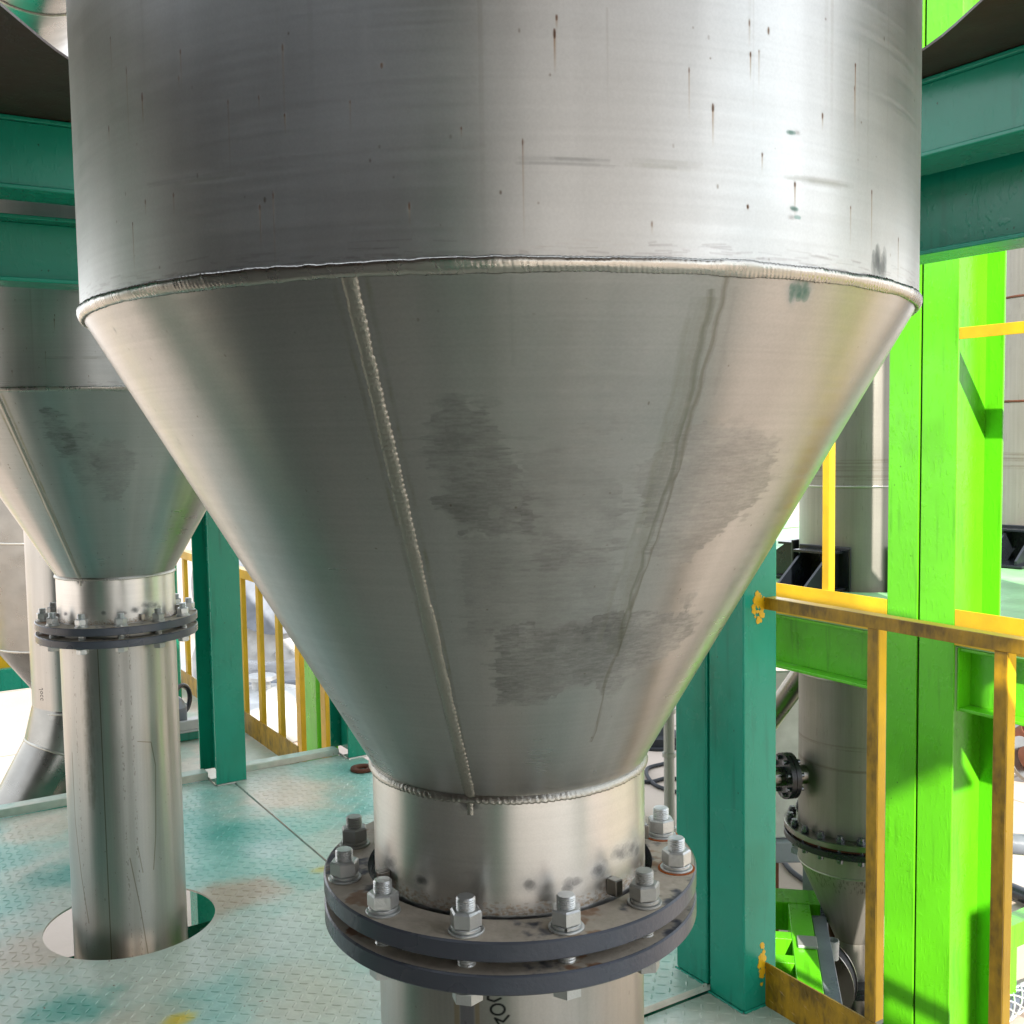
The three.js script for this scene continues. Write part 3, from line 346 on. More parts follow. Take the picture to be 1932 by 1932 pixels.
// bright plate edge that runs to the foot of the pair, and the raised lip at the far deck edge
struct('deck_edge', [bx(0.2, 1.15, -0.002, 0.014, -0.922, -0.9155, 0.003)], deckMat, 'raised teal plate edge running to the foot of the paired columns');
struct('deck_edge', [bx(DX0, 0.575, 0.001, 0.034, -3.4, -3.334, 0.004)], deckMat, 'pale turquoise lip along the far deck edge behind the hole');
struct('deck_edge', [bx(0.712, 1.165, 0.001, 0.03, -3.4, -3.34, 0.004)], deckMat, 'pale turquoise lip along the deck edge between the two H columns');
for (const [x0, x1, z0, z1, lab] of [[DX0, 1.235, -3.4, -3.28, 'teal beam carrying the far edge of the deck'], [0.59, 0.71, -3.27, 3.2, 'teal beam below the deck plate joint'], [-0.52, -0.4, -3.27, 3.2, 'teal beam below the deck, beside the round hole'], [1.1, 1.22, -3.27, 3.2, 'teal edge beam below the yellow kick plate']]) {
  const b = thing('deck_beam', lab, 'beam'); const alongX = x1 - x0 > z1 - z0;
  mesh('flange', bx(x0, x1, -0.03, -0.018, z0, z1), M.teal, b); mesh('flange', bx(x0, x1, -0.22, -0.208, z0, z1), M.teal, b); mesh('web', alongX ? bx(x0, x1, -0.207, -0.031, (z0 + z1) / 2 - 0.004, (z0 + z1) / 2 + 0.004) : bx((x0 + x1) / 2 - 0.004, (x0 + x1) / 2 + 0.004, -0.207, -0.031, z0, z1), M.teal, b); }
for (const [x, z] of [[-0.46, -3.2], [0.65, -3.2], [1.16, -0.9], [0.65, 0.4], [-0.46, 1.4], [1.16, 1.8], [0.65, -1.2]]) { const c = thing('deck_leg', 'teal leg standing on the yard under the deck', 'column', [x, GROUND, z], 'legs under the deck'); mesh('tube', bx(-0.06, 0.06, 0.02, 1.478, -0.06, 0.06, 0.004), M.teal, c); mesh('foot_plate', bx(-0.11, 0.11, 0.001, 0.02, -0.11, 0.11), M.teal, c); }
{ const p = onY(392, 1722, -0.7), c = thing('deck_leg', 'teal leg under the deck, seen through the round hole', 'column', [p.x, GROUND, p.z]); mesh('tube', bx(-0.06, 0.06, 0.02, 1.478, -0.06, 0.06, 0.004), M.teal, c); mesh('foot_plate', bx(-0.11, 0.11, 0.001, 0.02, -0.11, 0.11), M.teal, c);
  const q = onY(386, 1772, -0.75), k = thing('dome_cap', 'small blue-grey dome seen through the deck hole beside the pipe', 'cap', [q.x, GROUND, q.z]); mesh('dome', lathe([[0.09, 0.7], [0.1, 0.74], [0.1, 0.86], [0.088, 0.92], [0.06, 0.965], [0.025, 0.985], [0, 0.988]], 40, { smooth: true }), M.blueGrey, k); mesh('stand', lathe([[0.05, 0.001], [0.05, 0.7]], 24), M.black, k);
  const r = onY(70, 1815, -0.3), bm = thing('deck_beam', 'teal cross beam under the deck, seen at the near side of the hole', 'beam'); mesh('beam', bx(-0.39, 0.58, -0.4, -0.3, r.z + 0.02, r.z + 0.14, 0.004), M.teal, bm); }
// upper deck: primer-brown underside with an oval opening round the hopper, carried by teal beams
{ const u = V(0.53, 0, -0.848), v = V(0.848, 0, 0.53), hole = []; for (let i = 0; i < 48; i++) { const a = Math.PI * i / 47; hole.push([0.6 + 0.77 * Math.sin(a), 0.77 * Math.cos(a)]); } for (let i = 0; i < 48; i++) { const a = Math.PI * i / 47; hole.push([-0.42 - 0.77 * Math.sin(a) * 0.45, -0.77 * Math.cos(a)]); }
  const oval = hole.map(([a, b]) => [u.x * a + v.x * b, u.z * a + v.z * b]);
  const d = struct('upper_deck', plate([[-4.5, 6], [0.35, 6], [0.35, 0.95], [1.3, 0.95], [1.42, 0.6], [1.42, -3.6], [-4.5, -3.6]], [oval, circle(0, -2.161, 0.5)], 2.107, 0.005), M.primer, 'brown underside of the upper deck with an opening round the hopper'); void d; }
struct('added_shade_roof', plate([[-5, 4.8], [-0.65, 4.8], [-0.65, 1.2], [-5, 1.2]], [], 4.52, 0.02), M.primer, 'added steel plate out of view above the upper deck, blocking sun through the opening');  // added plate, never in view, stops sun falling through the oval opening
struct('added_shade_wall', bx(-3.4, -3.2, GROUND + 0.001, 5.2, -1.8, 5.6, 0.01), M.wall, 'added unseen grey wall along the open side of the deck, blocking light from there');  // added light blocker, out of view, darkens faces turned to this side
function beamX(label, x0, x1, z0, y0, y1, w = 0.125, rec = 0.01) { const b = thing('upper_beam', label, 'beam'); mesh('flange', bx(x0, x1, y0, y0 + 0.01, z0 - w, z0), M.teal, b); mesh('flange', bx(x0, x1, y1 - 0.01, y1, z0 - w, z0), M.teal, b); mesh('web', bx(x0, x1, y0 + 0.0105, y1 - 0.0105, z0 - rec - 0.008, z0 - rec, 0.001), M.teal, b); }
function beamZ(label, z0, z1, x0, y0, y1, w = 0.125, rec = 0.01) { const b = thing('upper_beam', label, 'beam'); mesh('flange', bx(x0, x0 + w, y0, y0 + 0.01, z0, z1), M.teal, b); mesh('flange', bx(x0, x0 + w, y1 - 0.01, y1, z0, z1), M.teal, b); mesh('web', bx(x0 + rec, x0 + rec + 0.008, y0 + 0.0105, y1 - 0.0105, z0, z1, 0.001), M.teal, b); }
beamX('teal channel beam under the upper deck between the two hoppers, the higher one', -4, 1.14, -1.385, 1.951, 2.101); beamX('lower teal beam crossing right in front of the far hopper drum', -4, 1.14, -1.57, 1.786, 1.935, 0.11, 0.05);
beamZ('wide teal beam under the upper deck, above the paired columns', -3.45, 1.1, 1.152, 1.951, 2.101, 0.14); beamZ('dark lower teal beam in front of the lime column', -3.45, 1.1, 1.296, 1.79, 2.1, 0.12, 0.05);

// ================================================================ YELLOW RAILING ON THE DECK EDGE
{ const r = thing('yellow_railing', 'yellow angle-iron railing on the deck edge, bolted to the paired columns', 'railing'), X = 1.225, z0 = -0.787, z1 = 1.6;
  mesh('top_rail', bx(X, X + 0.03, 1.017, 1.021, z0, z1, 0.0012), M.yellow, r); mesh('top_rail', bx(X - 0.0045, X - 0.0005, 0.992, 1.021, z0, z1, 0.0012), M.yellowDirty, r);
  for (const zc of [-0.468, -0.163, 0.16, 0.48, 0.8, 1.1]) { const p = mesh('post', bx(X, X + 0.004, 0.104, 0.991, zc - 0.014, zc + 0.014, 0.0012), M.yellowDirty, r); mesh('post_leg', bx(X + 0.0045, X + 0.03, 0.104, 0.991, zc + 0.0098, zc + 0.014, 0.0012), M.yellow, p); }
  const k = mesh('kick_plate', bx(X, X + 0.005, -0.012, 0.103, z0, z1, 0.0012), M.yellowDirty, r);
  const gs = []; for (let i = 0; i < 44; i++) for (let j = 0; j < 3; j++) { const g = new THREE.OctahedronGeometry(1, 0).scale(0.0012, 0.0025, 0.013).rotateX((i + j) % 2 ? 0.85 : 0.35).translate(X - 0.0003, 0.012 + j * 0.036, z0 + 0.02 + i * 0.038); gs.push(boxUV(g)); } mesh('tread', gs, M.yellowDirty, k).userData.kind = 'stuff'; }

// ================================================================ LIME STRUCTURE
const LX = 2.4;
column('lime_column', 'lime green H column, the half of the seamed pair next to the grey tank', M.lime, HB(LX, LX + 0.25, -1.370, -1.2475, GROUND, 6.2, 'x', 0.009, 0.006), 'paired lime columns');
column('lime_column', 'lime green H column with a sunlit web and a yellow rail fixed to it', M.lime, HB(LX, LX + 0.25, -1.2375, -1.104, GROUND, 6.2, 'x', 0.009, 0.006), 'paired lime columns');
{ const b = (label, z0, z1) => { const t = thing('lime_beam', label, 'beam'); mesh('flange', bx(LX + 0.02, LX + 0.145, 0.49, 0.502, z0, z1), M.lime, t); mesh('flange', bx(LX + 0.02, LX + 0.145, 0.69, 0.702, z0, z1), M.lime, t); mesh('web', bx(LX + 0.078, LX + 0.086, 0.5025, 0.6895, z0, z1, 0.001), M.lime, t); return t; };
  b('lime beam between the teal column and the lime column pair, below the yellow toe board', -6, -1.372); const q = b('lime beam on the railing side of the lime column pair', -1.102, 2.2);
  mesh('end_plate', bx(LX + 0.012, LX + 0.15, 0.49, 0.702, -1.101, -1.095), M.lime, q);
  const toe = (label, z0, z1, s) => { const t = thing('toe_board', label, 'toe board'); mesh('board', bx(LX, LX + 0.005, 0.712, 0.83, z0, z1, 0.001), M.yellow, t); for (const z of s) { const p = mesh('post', bx(LX + 0.006, LX + 0.01, 0.712, 1.704, z - 0.016, z + 0.016, 0.001), M.yellow, t); mesh('post_leg', bx(LX + 0.0105, LX + 0.038, 0.712, 1.704, z + 0.012, z + 0.016, 0.001), M.yellow, p); } mesh('top_rail', bx(LX + 0.002, LX + 0.0055, 1.705, 1.742, z0, z1, 0.001), M.yellow, t); mesh('top_rail', bx(LX + 0.006, LX + 0.05, 1.737, 1.742, z0, z1, 0.001), M.yellow, t); };
  toe('yellow toe board and railing in front of the grey tank', -6, -1.372, [-1.652, -2.5, -3.4, -4.3]); toe('yellow toe board and rail on the sunlit side of the lime columns', -1.1025, 2.2, [-0.2, 0.8]); }
const tankSpots = [[3.286, -2.257], [4.786, -2.254]];
const ld = struct('lime_deck', plate([[LX + 0.02, -0.95], [5.6, -0.95], [5.6, -6], [LX + 0.02, -6]], [circle(...tankSpots[0], 0.3, 40)], 0.711, 0.008), M.limeDeck, 'pale green plate deck of the neighbouring lime frame');
for (const z of [-3.2, -4.4]) { const s = mesh('plate_joint', bx(LX + 0.1, 5.6, 0.7112, 0.7145, z, z + 0.012, 0.001), M.lime, ld); void s; }
for (const [x, z, lab] of [[3.62, -2.75, 'lime column standing right behind the grey tank'], [5.2, -3.6, 'lime column behind the far steel tank'], [3.9, -5.9, 'distant lime column of the neighbouring frame']]) column('lime_column', lab, M.lime, HB(x, x + 0.2, z - 0.12, z, GROUND, 0.70, 'x', 0.009, 0.006), 'lime columns under the pale deck');
{ const p = onX(584, 1300, 1.62); column('lime_column', 'thin lime column glimpsed between yellow balusters beyond the deck', M.lime, HB(1.62, 1.75, p.z - 0.1, p.z + 0.1, GROUND, 2.6, 'x', 0.009, 0.006)); }

// --- steel tanks with support lugs
const RT = 0.252;
function lug(parent, ang) { // black bracket: pad, two gusset plates, top and base plate
  const g = mesh('support_lug', bx(RT - 0.006, RT + 0.008, 0.60, 0.905, -0.13, 0.13, 0.02), M.black, parent); g.rotation.y = ang;
  const gus = prism([[0, 0], [0.26, 0], [0.26, 0.02], [0.07, 0.15], [0, 0.15]], 0.012);
  for (const s of [-0.075, 0.063]) mesh('gusset', boxUV(gus.clone().translate(RT + 0.009, 0.728, s)), M.black, g);
  mesh('top_plate', bx(RT + 0.009, RT + 0.1, 0.8785, 0.89, -0.1, 0.1, 0.002), M.black, g); mesh('base_plate', bx(RT + 0.009, RT + 0.29, 0.716, 0.7275, -0.11, 0.11, 0.002), M.black, g);
}
M.tank = steel(1024, 2048, 2 * Math.PI * RT, 3.4, 134, (c, kx, ky) => { seed = 77; for (let i = 0; i < 900; i++) { const x = rnd() * 1024, y = rnd() * 2048; c.fillStyle = `rgba(84,74,62,${rr(0.05, 0.22)})`; c.fillRect(x, y, rr(1, 2.5), rr(3, 26)); }
  for (let i = 0; i < 2600; i++) { const x = rnd() * 1024, y = (1.5 + 0.16 * Math.pow(rnd(), 2)) * ky + rr(-6, 6); c.fillStyle = 'rgba(52,42,34,0.3)'; c.fillRect(x, y, rr(1, 3), rr(2, 16)); } for (const y of [0.72, 0.75, 0.79, 2.0, 2.1]) for (let i = 0; i < 60; i++) { c.fillStyle = 'rgba(104,92,78,0.16)'; c.fillRect(rnd() * 1024, y * ky + rr(-6, 6), rr(40, 260), rr(1, 3)); } }, null, { u0: 0, v0: -1.4, rough: 0.5, vert: true, bump: 0.0003, aniso: 0, tint: [6, 1, -7] });
M.tank.metalness = 0.6;
{ const t = thing('steel_tank', 'grey steel tank on black support lugs, passing through the pale green deck', 'tank', [tankSpots[0][0], 0, tankSpots[0][1]]);
  mesh('shell', lathe([[RT, -0.42], [RT, 1.95], [0.2, 2.02], [0.05, 2.05], [0, 2.05]], 96, { u: RT, v0: -0.42 }), M.tank, t); for (const y of [1.168, 0.3]) mesh('girth_weld', ringBead(RT + 0.001, y, 0.006, 0.006, 0, 0, 2 * Math.PI, 0.004), M.weld, t);
  for (const a of [3.3, 1.75, 0.18, 4.87]) lug(t, a);
  const f = mesh('flange', lathe(ringProf(0.2, 0.318, -0.447, -0.42, 0.003), 96), M.steelPlain, t); void f;
  for (let k = 0; k < 20; k++) { const a = (k + 0.4) * Math.PI / 10, b = mesh('bolt', merge([lathe([[0, -0.515], [0.014, -0.515], [0.014, -0.39], [0, -0.39]], 10), lathe([[0, -0.419], [0.019, -0.419], [0.019, -0.402], [0, -0.402]], 6, { flat: true })]), M.zincDark, t); b.position.set(0.288 * Math.cos(a), 0, 0.288 * Math.sin(a)); }
  // side nozzle with a black blind flange, pointing away to the left
  const ns = mesh('nozzle', rod(V(0.24, 0, 0), V(0.62, 0, 0), 0.045, 24), M.steelPlain, t); ns.position.set(0, -0.17, 0); ns.rotation.y = Math.PI - 0.35; for (const x of [0.315, 0.34]) mesh('nozzle_flange', rod(V(x, 0, 0), V(x + 0.022, 0, 0), 0.105, 32), M.black, ns); for (let k = 0; k < 8; k++) { const a = k * Math.PI / 4 + 0.3; mesh('bolt', rod(V(0.298, 0.085 * Math.cos(a), 0.085 * Math.sin(a)), V(0.378, 0.085 * Math.cos(a), 0.085 * Math.sin(a)), 0.011, 8), M.zincDark, ns); } }
{ const t = thing('lower_cone', 'steel cone bolted below the grey tank, narrowing to a spout', 'cone', [tankSpots[0][0], 0, tankSpots[0][1]]);
  mesh('flange', lathe(ringProf(0.2, 0.318, -0.492, -0.462, 0.003), 96), M.black, t); mesh('gasket', lathe(ringProf(0.2, 0.30, -0.4615, -0.4475, 0.002), 64), M.rustBrown, t);
  mesh('shell', lathe([[RT, -0.6], [RT, -0.4925]], 96, { u: RT, v0: -0.6 }), M.tank, t); mesh('cone', lathe([[0.082, -0.98], [RT, -0.6]], 96, { u: 0.2 }), M.tank, t); mesh('spout', lathe([[0.082, -1.16], [0.082, -0.98]], 48, { u: 0.08 }), M.tank, t);
  mesh('girth_weld', ringBead(RT + 0.001, -0.6, 0.005, 0.006, 0, 0, 2 * Math.PI, 0.004), M.weld, t);
  const f = mesh('flange', lathe(ringProf(0.07, 0.15, -1.185, -1.16, 0.002), 48), M.black, t); for (let k = 0; k < 8; k++) { const a = k * Math.PI / 4 + 0.2; const b = mesh('bolt', lathe([[0, -1.16], [0.015, -1.16], [0.015, -1.142], [0, -1.142]], 8), M.zinc, f); b.position.set(0.122 * Math.cos(a), 0, 0.122 * Math.sin(a)); } }
{ const p = [tankSpots[0][0], tankSpots[0][1]]; const v = thing('slurry_pump', 'dark round pump casing with bolted rims below the cone spout', 'pump', [p[0], 0, p[1]]);
  mesh('inlet_flange', lathe(ringProf(0.06, 0.15, -1.215, -1.187, 0.002), 48), M.black, v); mesh('inlet', lathe([[0.085, -1.42], [0.085, -1.2155]], 40, { u: 0.09 }), M.steelPlain, v);
  const q = mesh('casing', rod(V(-0.14, 0, 0), V(-0.075, 0, 0), 0.2, 48), M.rubber, v); q.position.set(-0.16, -1.12, -0.08); q.rotation.y = 0.5; for (const x of [-0.146, -0.074]) mesh('casing_rim', rod(V(x - 0.004, 0, 0), V(x + 0.004, 0, 0), 0.207, 48), M.steelPlain, q);
  const q2 = mesh('casing', rod(V(-0.05, 0, 0), V(0.03, 0, 0), 0.17, 48), M.rubber, v); q2.position.set(-0.2, -1.43, 0.06); q2.rotation.y = 0.5; mesh('casing_rim', rod(V(-0.058, 0, 0), V(-0.0505, 0, 0), 0.178, 48), M.steelPlain, q2); for (let k = 0; k < 8; k++) { const a = k * Math.PI / 4; mesh('bolt', rod(V(-0.075, 0.12 * Math.cos(a), 0.12 * Math.sin(a)), V(-0.0585, 0.12 * Math.cos(a), 0.12 * Math.sin(a)), 0.016, 12), M.zincDull, q2); }
  mesh('bend', new THREE.TorusGeometry(0.2, 0.1, 24, 32, Math.PI / 2).rotateY(-0.5).translate(0.02, -1.62, 0.2), M.steelPlain, v); }
{ const p = deep(1547, 1655, 5.35), m = thing('motor', 'black ribbed electric motor standing on its foot plate behind the cone', 'motor', [p.x, 0, p.z]);
  mesh('housing', lathe([[0, -0.66], [0.085, -0.66], [0.09, -0.65], [0.09, -0.42], [0.07, -0.40], [0, -0.4]], 32), M.black, m); for (let k = 0; k < 20; k++) { const a = k * Math.PI / 10; const f = mesh('fin', bx(0.089, 0.104, -0.64, -0.44, -0.003, 0.003, 0.001), M.black, m); f.rotation.y = a; }
  mesh('foot_plate', bx(-0.1, 0.1, -0.69, -0.661, -0.1, 0.1, 0.003), M.blueGrey, m); mesh('terminal_box', bx(-0.14, -0.09, -0.6, -0.5, -0.05, 0.05, 0.006), M.black, m);
  mesh('mount_post', bx(-0.06, 0.06, GROUND + 0.001, -0.691, -0.06, 0.06, 0.004), M.blueGrey, m); }
{ const p = deep(1573, 1722, 5.16), f = thing('valve_flange', 'small rusty round flange with a bolt, tucked behind the steel cone', 'flange', [p.x, p.y, p.z]); mesh('disc', lathe(ringProf(0.01, 0.085, -0.012, 0.012, 0.003), 40), M.zincDark, f); mesh('bolt', lathe([[0, 0.0125], [0.016, 0.0125], [0.016, 0.04], [0.012, 0.055], [0, 0.055]], 8), M.zinc, f); mesh('stem', lathe([[0.03, -0.2], [0.03, -0.0125]], 16), M.rustBrown, f); f.rotation.z = 0.1; }
{ const p = deep(1570, 1790, 4.86), c = thing('white_cup', 'small white plastic pipe cap standing by the dark pump casing', 'cap', [p.x, p.y, p.z]); mesh('wall', lathe([[0.029, -0.045], [0.031, 0.04], [0.027, 0.042], [0.025, -0.04], [0, -0.04]], 32), M.white, c); }
{ const c = thing('added_shade_cabinet', 'added tall grey cabinet out of view by the lime frame, shading the grey tank', 'cabinet', [2.7, GROUND, -0.38]); mesh('body', bx(-0.3, 0.3, 0.001, 4.7, -0.17, 0.17, 0.01), M.grey, c); mesh('door', bx(-0.27, 0.27, 0.1, 4.6, 0.1705, 0.185, 0.004), M.grey, c); mesh('handle', bx(0.2, 0.22, 1.6, 1.75, 0.1855, 0.2, 0.003), M.zinc, c); }  // added blocker outside the view, keeps direct sun off the grey tank
// lime skid frame with square openings beside the pump
{ const P0 = onY(1507, 1704, -0.83), s = thing('lime_skid', 'lime green skid frame of crossing beams on the yard beside the pump', 'skid frame', P0), pt = (x, y, h) => onY(x, y, h), G = GROUND + 0.83, yaw = Math.atan2(CAM.x - P0.x, CAM.z - P0.z); s.rotation.y = yaw + 0.06;
  mesh('beam', bx(-1.1, 0.1, -0.14, 0, -0.16, 0, 0.004), M.lime, s); mesh('beam', bx(-0.05, 0.05, -0.15, -0.002, 0.0025, 1.5, 0.004), M.lime, s); mesh('beam', bx(-0.75, -0.63, -0.15, -0.002, 0.0025, 1.5, 0.004), M.lime, s);
  for (const d of [0.3, 0.52, 0.74, 0.96]) mesh('rung', bx(-0.629, -0.0505, -0.13, -0.004, d, d + 0.07, 0.003), M.lime, s);
  for (const [x, z] of [[-0.69, 0.1], [-0.01, 0.1], [-0.69, 1.3], [-0.01, 1.3]]) mesh('leg', bx(x - 0.04, x + 0.04, G + 0.001, -0.151, z - 0.04, z + 0.04, 0.003), M.lime, s);
  mesh('pan', bx(-0.74, 0.05, -0.36, -0.35, 0.02, 1.48, 0.002), M.primer, s);
  const b = thing('steel_channel', 'grey steel channel on the skid running past the pump', 'beam', P0); b.rotation.y = s.rotation.y; mesh('channel', bx(0.055, 0.12, -0.15, -0.03, 0.05, 1.4, 0.004), M.blueGrey, b); mesh('ear', bx(-0.03, 0.054, -0.001, 0.014, 0.36, 0.46, 0.004), M.zincDull, b); mesh('leg', bx(0.08, 0.12, G + 0.001, -0.151, 0.7, 0.74, 0.002), M.blueGrey, b);
  const A2 = pt(1470, 1650, -0.75); const l = thing('lime_brace', 'lime beam crossing between the teal column and the tank flange', 'beam'); mesh('beam', bx(A2.x - 1.2, A2.x + 0.06, -0.9, -0.76, A2.z - 0.35, A2.z - 0.25, 0.004).translate(0, 0, 0), M.lime, l); mesh('leg', bx(A2.x - 0.1, A2.x, GROUND + 0.001, -0.901, A2.z - 0.34, A2.z - 0.26, 0.003), M.lime, l); }
{ const [x, z] = tankSpots[1], t = thing('steel_tank', 'tall steel tank with two dark girth welds, beyond the lime column pair', 'tank', [x, 0, z]);
  mesh('shell', lathe([[RT, 0.70], [RT, 3.2], [0.2, 3.28], [0, 3.3]], 96, { u: RT, v0: 0.7 }), M.tank, t); for (const y of [1.55, 2.09, 2.65]) mesh('girth_weld', ringBead(RT + 0.001, y, 0.007, 0.006, 0, 0, 2 * Math.PI, 0.004), M.rustBrown, t); for (const a of [3.3, 1.75, 4.87]) lug(t, a); }

// ================================================================ LEFT BACKGROUND: pipes, vessel, railing, yard
{ const p = deep(140, 1330, 4.9), e = thing('elbow_pipe', 'steel pipe with black handwriting, bending down behind the far hopper pipe', 'pipe', [p.x, 0, p.z]), d = V(-0.5, -0.86, 0.05).normalize(), R = 0.175;
  const mid = d.clone().add(V(0, -1, 0)).normalize(), a = V(0, p.y, 0), b = a.clone().addScaledVector(mid, 0.2), c = b.clone().addScaledVector(d, 1.9);
  const sweep = (A, B, n0, n1, byY) => { const N = 64, pos = [], uv = [], idx = [], ax = B.clone().sub(A).normalize(), s1 = V(0, 0, 1), s2 = V().crossVectors(ax, s1).normalize(); for (let k = 0; k <= N; k++) { const t = 2 * Math.PI * k / N, o = s1.clone().multiplyScalar(R * Math.cos(t)).addScaledVector(s2, R * Math.sin(t)); for (const [Q, n, w] of [[A, n0, 0], [B, n1, 1]]) { const q = o.clone().addScaledVector(ax, -o.dot(n) / ax.dot(n)).add(Q); pos.push(q.x, q.y, q.z); byY ? uv.push((t + Math.PI / 2) * RP, q.y) : uv.push(t * R, w * A.distanceTo(B)); } } for (let k = 0; k < N; k++) idx.push(k * 2, k * 2 + 1, k * 2 + 2, k * 2 + 1, k * 2 + 3, k * 2 + 2); const g = new THREE.BufferGeometry(); g.setAttribute('position', new THREE.Float32BufferAttribute(pos, 3)); g.setAttribute('uv', new THREE.Float32BufferAttribute(uv, 2)); g.setIndex(idx); g.computeVertexNormals(); return g; };
  const bis = mid.clone().add(d).normalize(); const b0 = V(0, -1, 0).add(mid).normalize(); mesh('pipe', sweep(V(0, 2, 0), a, V(0, 1, 0), b0, true), M.pipe2, e); mesh('bend', sweep(a, b, b0, bis), M.steelPlain, e); mesh('lower_pipe', sweep(b, c, bis, d), M.steelPlain, e);
  mesh('girth_weld', ringBead(R + 0.001, p.y, 0.007, 0.006, 0, 0, 2 * Math.PI, 0.003), M.weld, e);
  const w = bead((s) => { const t = s / R, ax = d, s1 = V(0, 0, 1), s2 = V().crossVectors(ax, s1).normalize(), o = s1.clone().multiplyScalar(R * Math.cos(t)).addScaledVector(s2, R * Math.sin(t)); return { p: o.clone().addScaledVector(ax, -o.dot(bis) / ax.dot(bis)).add(b), n: o.clone().normalize() }; }, 2 * Math.PI * R, 0.007, 0.006, 0, 8, 0.003); mesh('girth_weld', w, M.weld, e); }
{ const p = deep(112, 1208, 6.4), t = thing('cone_vessel', 'dull steel vessel with a cone bottom behind the bent pipe', 'vessel', [p.x, 0, p.z]); const Y = (y) => deep(112, y, 6.4).y, r = 0.36;
  mesh('shell', lathe([[r, p.y], [r, 2.4], [0, 2.45]], 80, { u: r }), M.steelPlain, t); mesh('cone', lathe([[0.09, p.y - 0.38], [r, p.y]], 80, { u: 0.3 }), M.steelPlain, t); mesh('spout', lathe([[0.09, -0.7], [0.09, p.y - 0.38]], 40), M.steelPlain, t); for (const y of [p.y, Y(1013)]) mesh('girth_weld', ringBead(r + 0.001, y, 0.008, 0.007, 0, 0, 2 * Math.PI, 0.004), M.weld, t); }
{ const p = deep(20, 1262, 7.4), b = thing('far_beam', 'teal beam with a yellow toe board on it behind the cone vessel', 'beam'); mesh('beam', bx(p.x - 3, p.x + 1.0, p.y - 0.15, p.y, p.z - 0.1, p.z, 0.004), M.teal, b); mesh('toe_board', bx(p.x - 3, p.x + 1.0, p.y + 0.0005, p.y + 0.12, p.z - 0.06, p.z - 0.054, 0.001), M.yellow, b); for (const x of [-1.5, 0.7]) mesh('leg', bx(p.x + x - 0.05, p.x + x + 0.05, GROUND + 0.001, p.y - 0.151, p.z - 0.09, p.z - 0.01, 0.003), M.teal, b); }
// lower teal deck beyond the lip, with its railing
struct('lower_deck', plate([[0.55, -3.42], [1.06, -3.42], [1.06, -6.2], [0.55, -6.2]], [], -0.06, 0.008), deckMat, 'turquoise plate beyond the deck lip, beside the yellow balusters');
{ const b = thing('deck_leg', 'teal leg standing under the lower far deck', 'column', [0.95, GROUND, -5.8], 'legs under the deck'); mesh('tube', bx(-0.05, 0.05, 0.001, 1.63, -0.05, 0.05), M.teal, b); }
{ const r = thing('yellow_railing', 'yellow baluster railing beyond the H column, in front of the white machine', 'railing'), X = 1.0, top = onX(460, 1076, X).y;
  mesh('top_rail', bx(X, X + 0.045, top - 0.045, top, -6.1, -3.42, 0.002), M.yellow, r); mesh('kick_plate', bx(X, X + 0.006, -0.058, 0.05, -6.1, -3.42, 0.001), M.yellowDirty, r);
  for (const z of [-6.0, -5.62, -5.24, -4.86, -4.5].concat([455, 486, 521].map((x) => onX(x, 1250, X).z))) mesh('baluster', bx(X + 0.007, X + 0.03, 0.0, top - 0.046, z - 0.022, z + 0.022, 0.002), M.yellow, r); }
{ const p = onX(562, 1300, 1.5), q = onX(608, 1300, 1.5), r = thing('yellow_railing', 'pair of yellow posts either side of the thin lime column', 'railing'); for (const z of [p.z, q.z]) mesh('post', bx(1.5, 1.53, GROUND + 0.001, 0.9, z - 0.035, z + 0.035, 0.002), M.yellow, r); mesh('top_rail', bx(1.5, 1.54, 0.901, 0.945, Math.min(p.z, q.z) - 0.3, Math.max(p.z, q.z) + 0.3, 0.002), M.yellow, r); }
{ const p = onY(345, 1352, -0.06), c = thing('teal_pipe', 'round teal pipe standing behind the flange of the far hopper', 'pipe', [p.x, -0.06, p.z - 0.2]); mesh('tube', lathe([[0.05, 0], [0.05, 0.95], [0.047, 0.955], [0, 0.955]], 32), M.teal, c); mesh('foot', lathe(ringProf(0.051, 0.09, 0.001, 0.012, 0.001), 32), M.teal, c); }
{ const p = onY(356, 1392, -0.06), t = thing('valve_tray', 'white tray holding a grey valve body on a small teal stand, beyond the deck lip', 'tray', [p.x, -0.06, p.z]);
  mesh('stand', bx(-0.16, 0.1, 0.001, 0.05, -0.1, 0.05, 0.003), M.teal, t); mesh('tray', bx(-0.18, 0.12, 0.0505, 0.062, -0.16, 0.09, 0.004), M.white, t); mesh('tray_wall', [bx(0.105, 0.125, 0.0625, 0.11, -0.16, 0.09, 0.004), bx(-0.18, 0.104, 0.0625, 0.11, 0.072, 0.09, 0.004)], M.white, t);
  mesh('valve_body', lathe([[0, 0.063], [0.07, 0.063], [0.085, 0.09], [0.085, 0.16], [0.06, 0.2], [0.03, 0.22], [0, 0.22]], 40).translate(-0.08, 0, -0.04), M.blueGrey, t); mesh('hand_wheel', new THREE.TorusGeometry(0.07, 0.012, 12, 36).rotateY(0.7).translate(-0.02, 0.19, -0.03), M.black, t); mesh('stem', lathe([[0, 0.2205], [0.03, 0.2205], [0.03, 0.27], [0, 0.27]], 20).translate(-0.08, 0, -0.04), M.zincDull, t); }
{ const p = onY(684, 1453, 0.004), w = thing('rubber_ring', 'flat dark rubber ring lying on the deck by the column foot', 'ring', [p.x, 0.0055, p.z]); mesh('ring', lathe([[0.022, 0], [0.05, 0], [0.052, 0.004], [0.05, 0.012], [0.03, 0.014], [0.022, 0.008], [0.022, 0]], 40, { smooth: true }), M.rustBrown, w); }
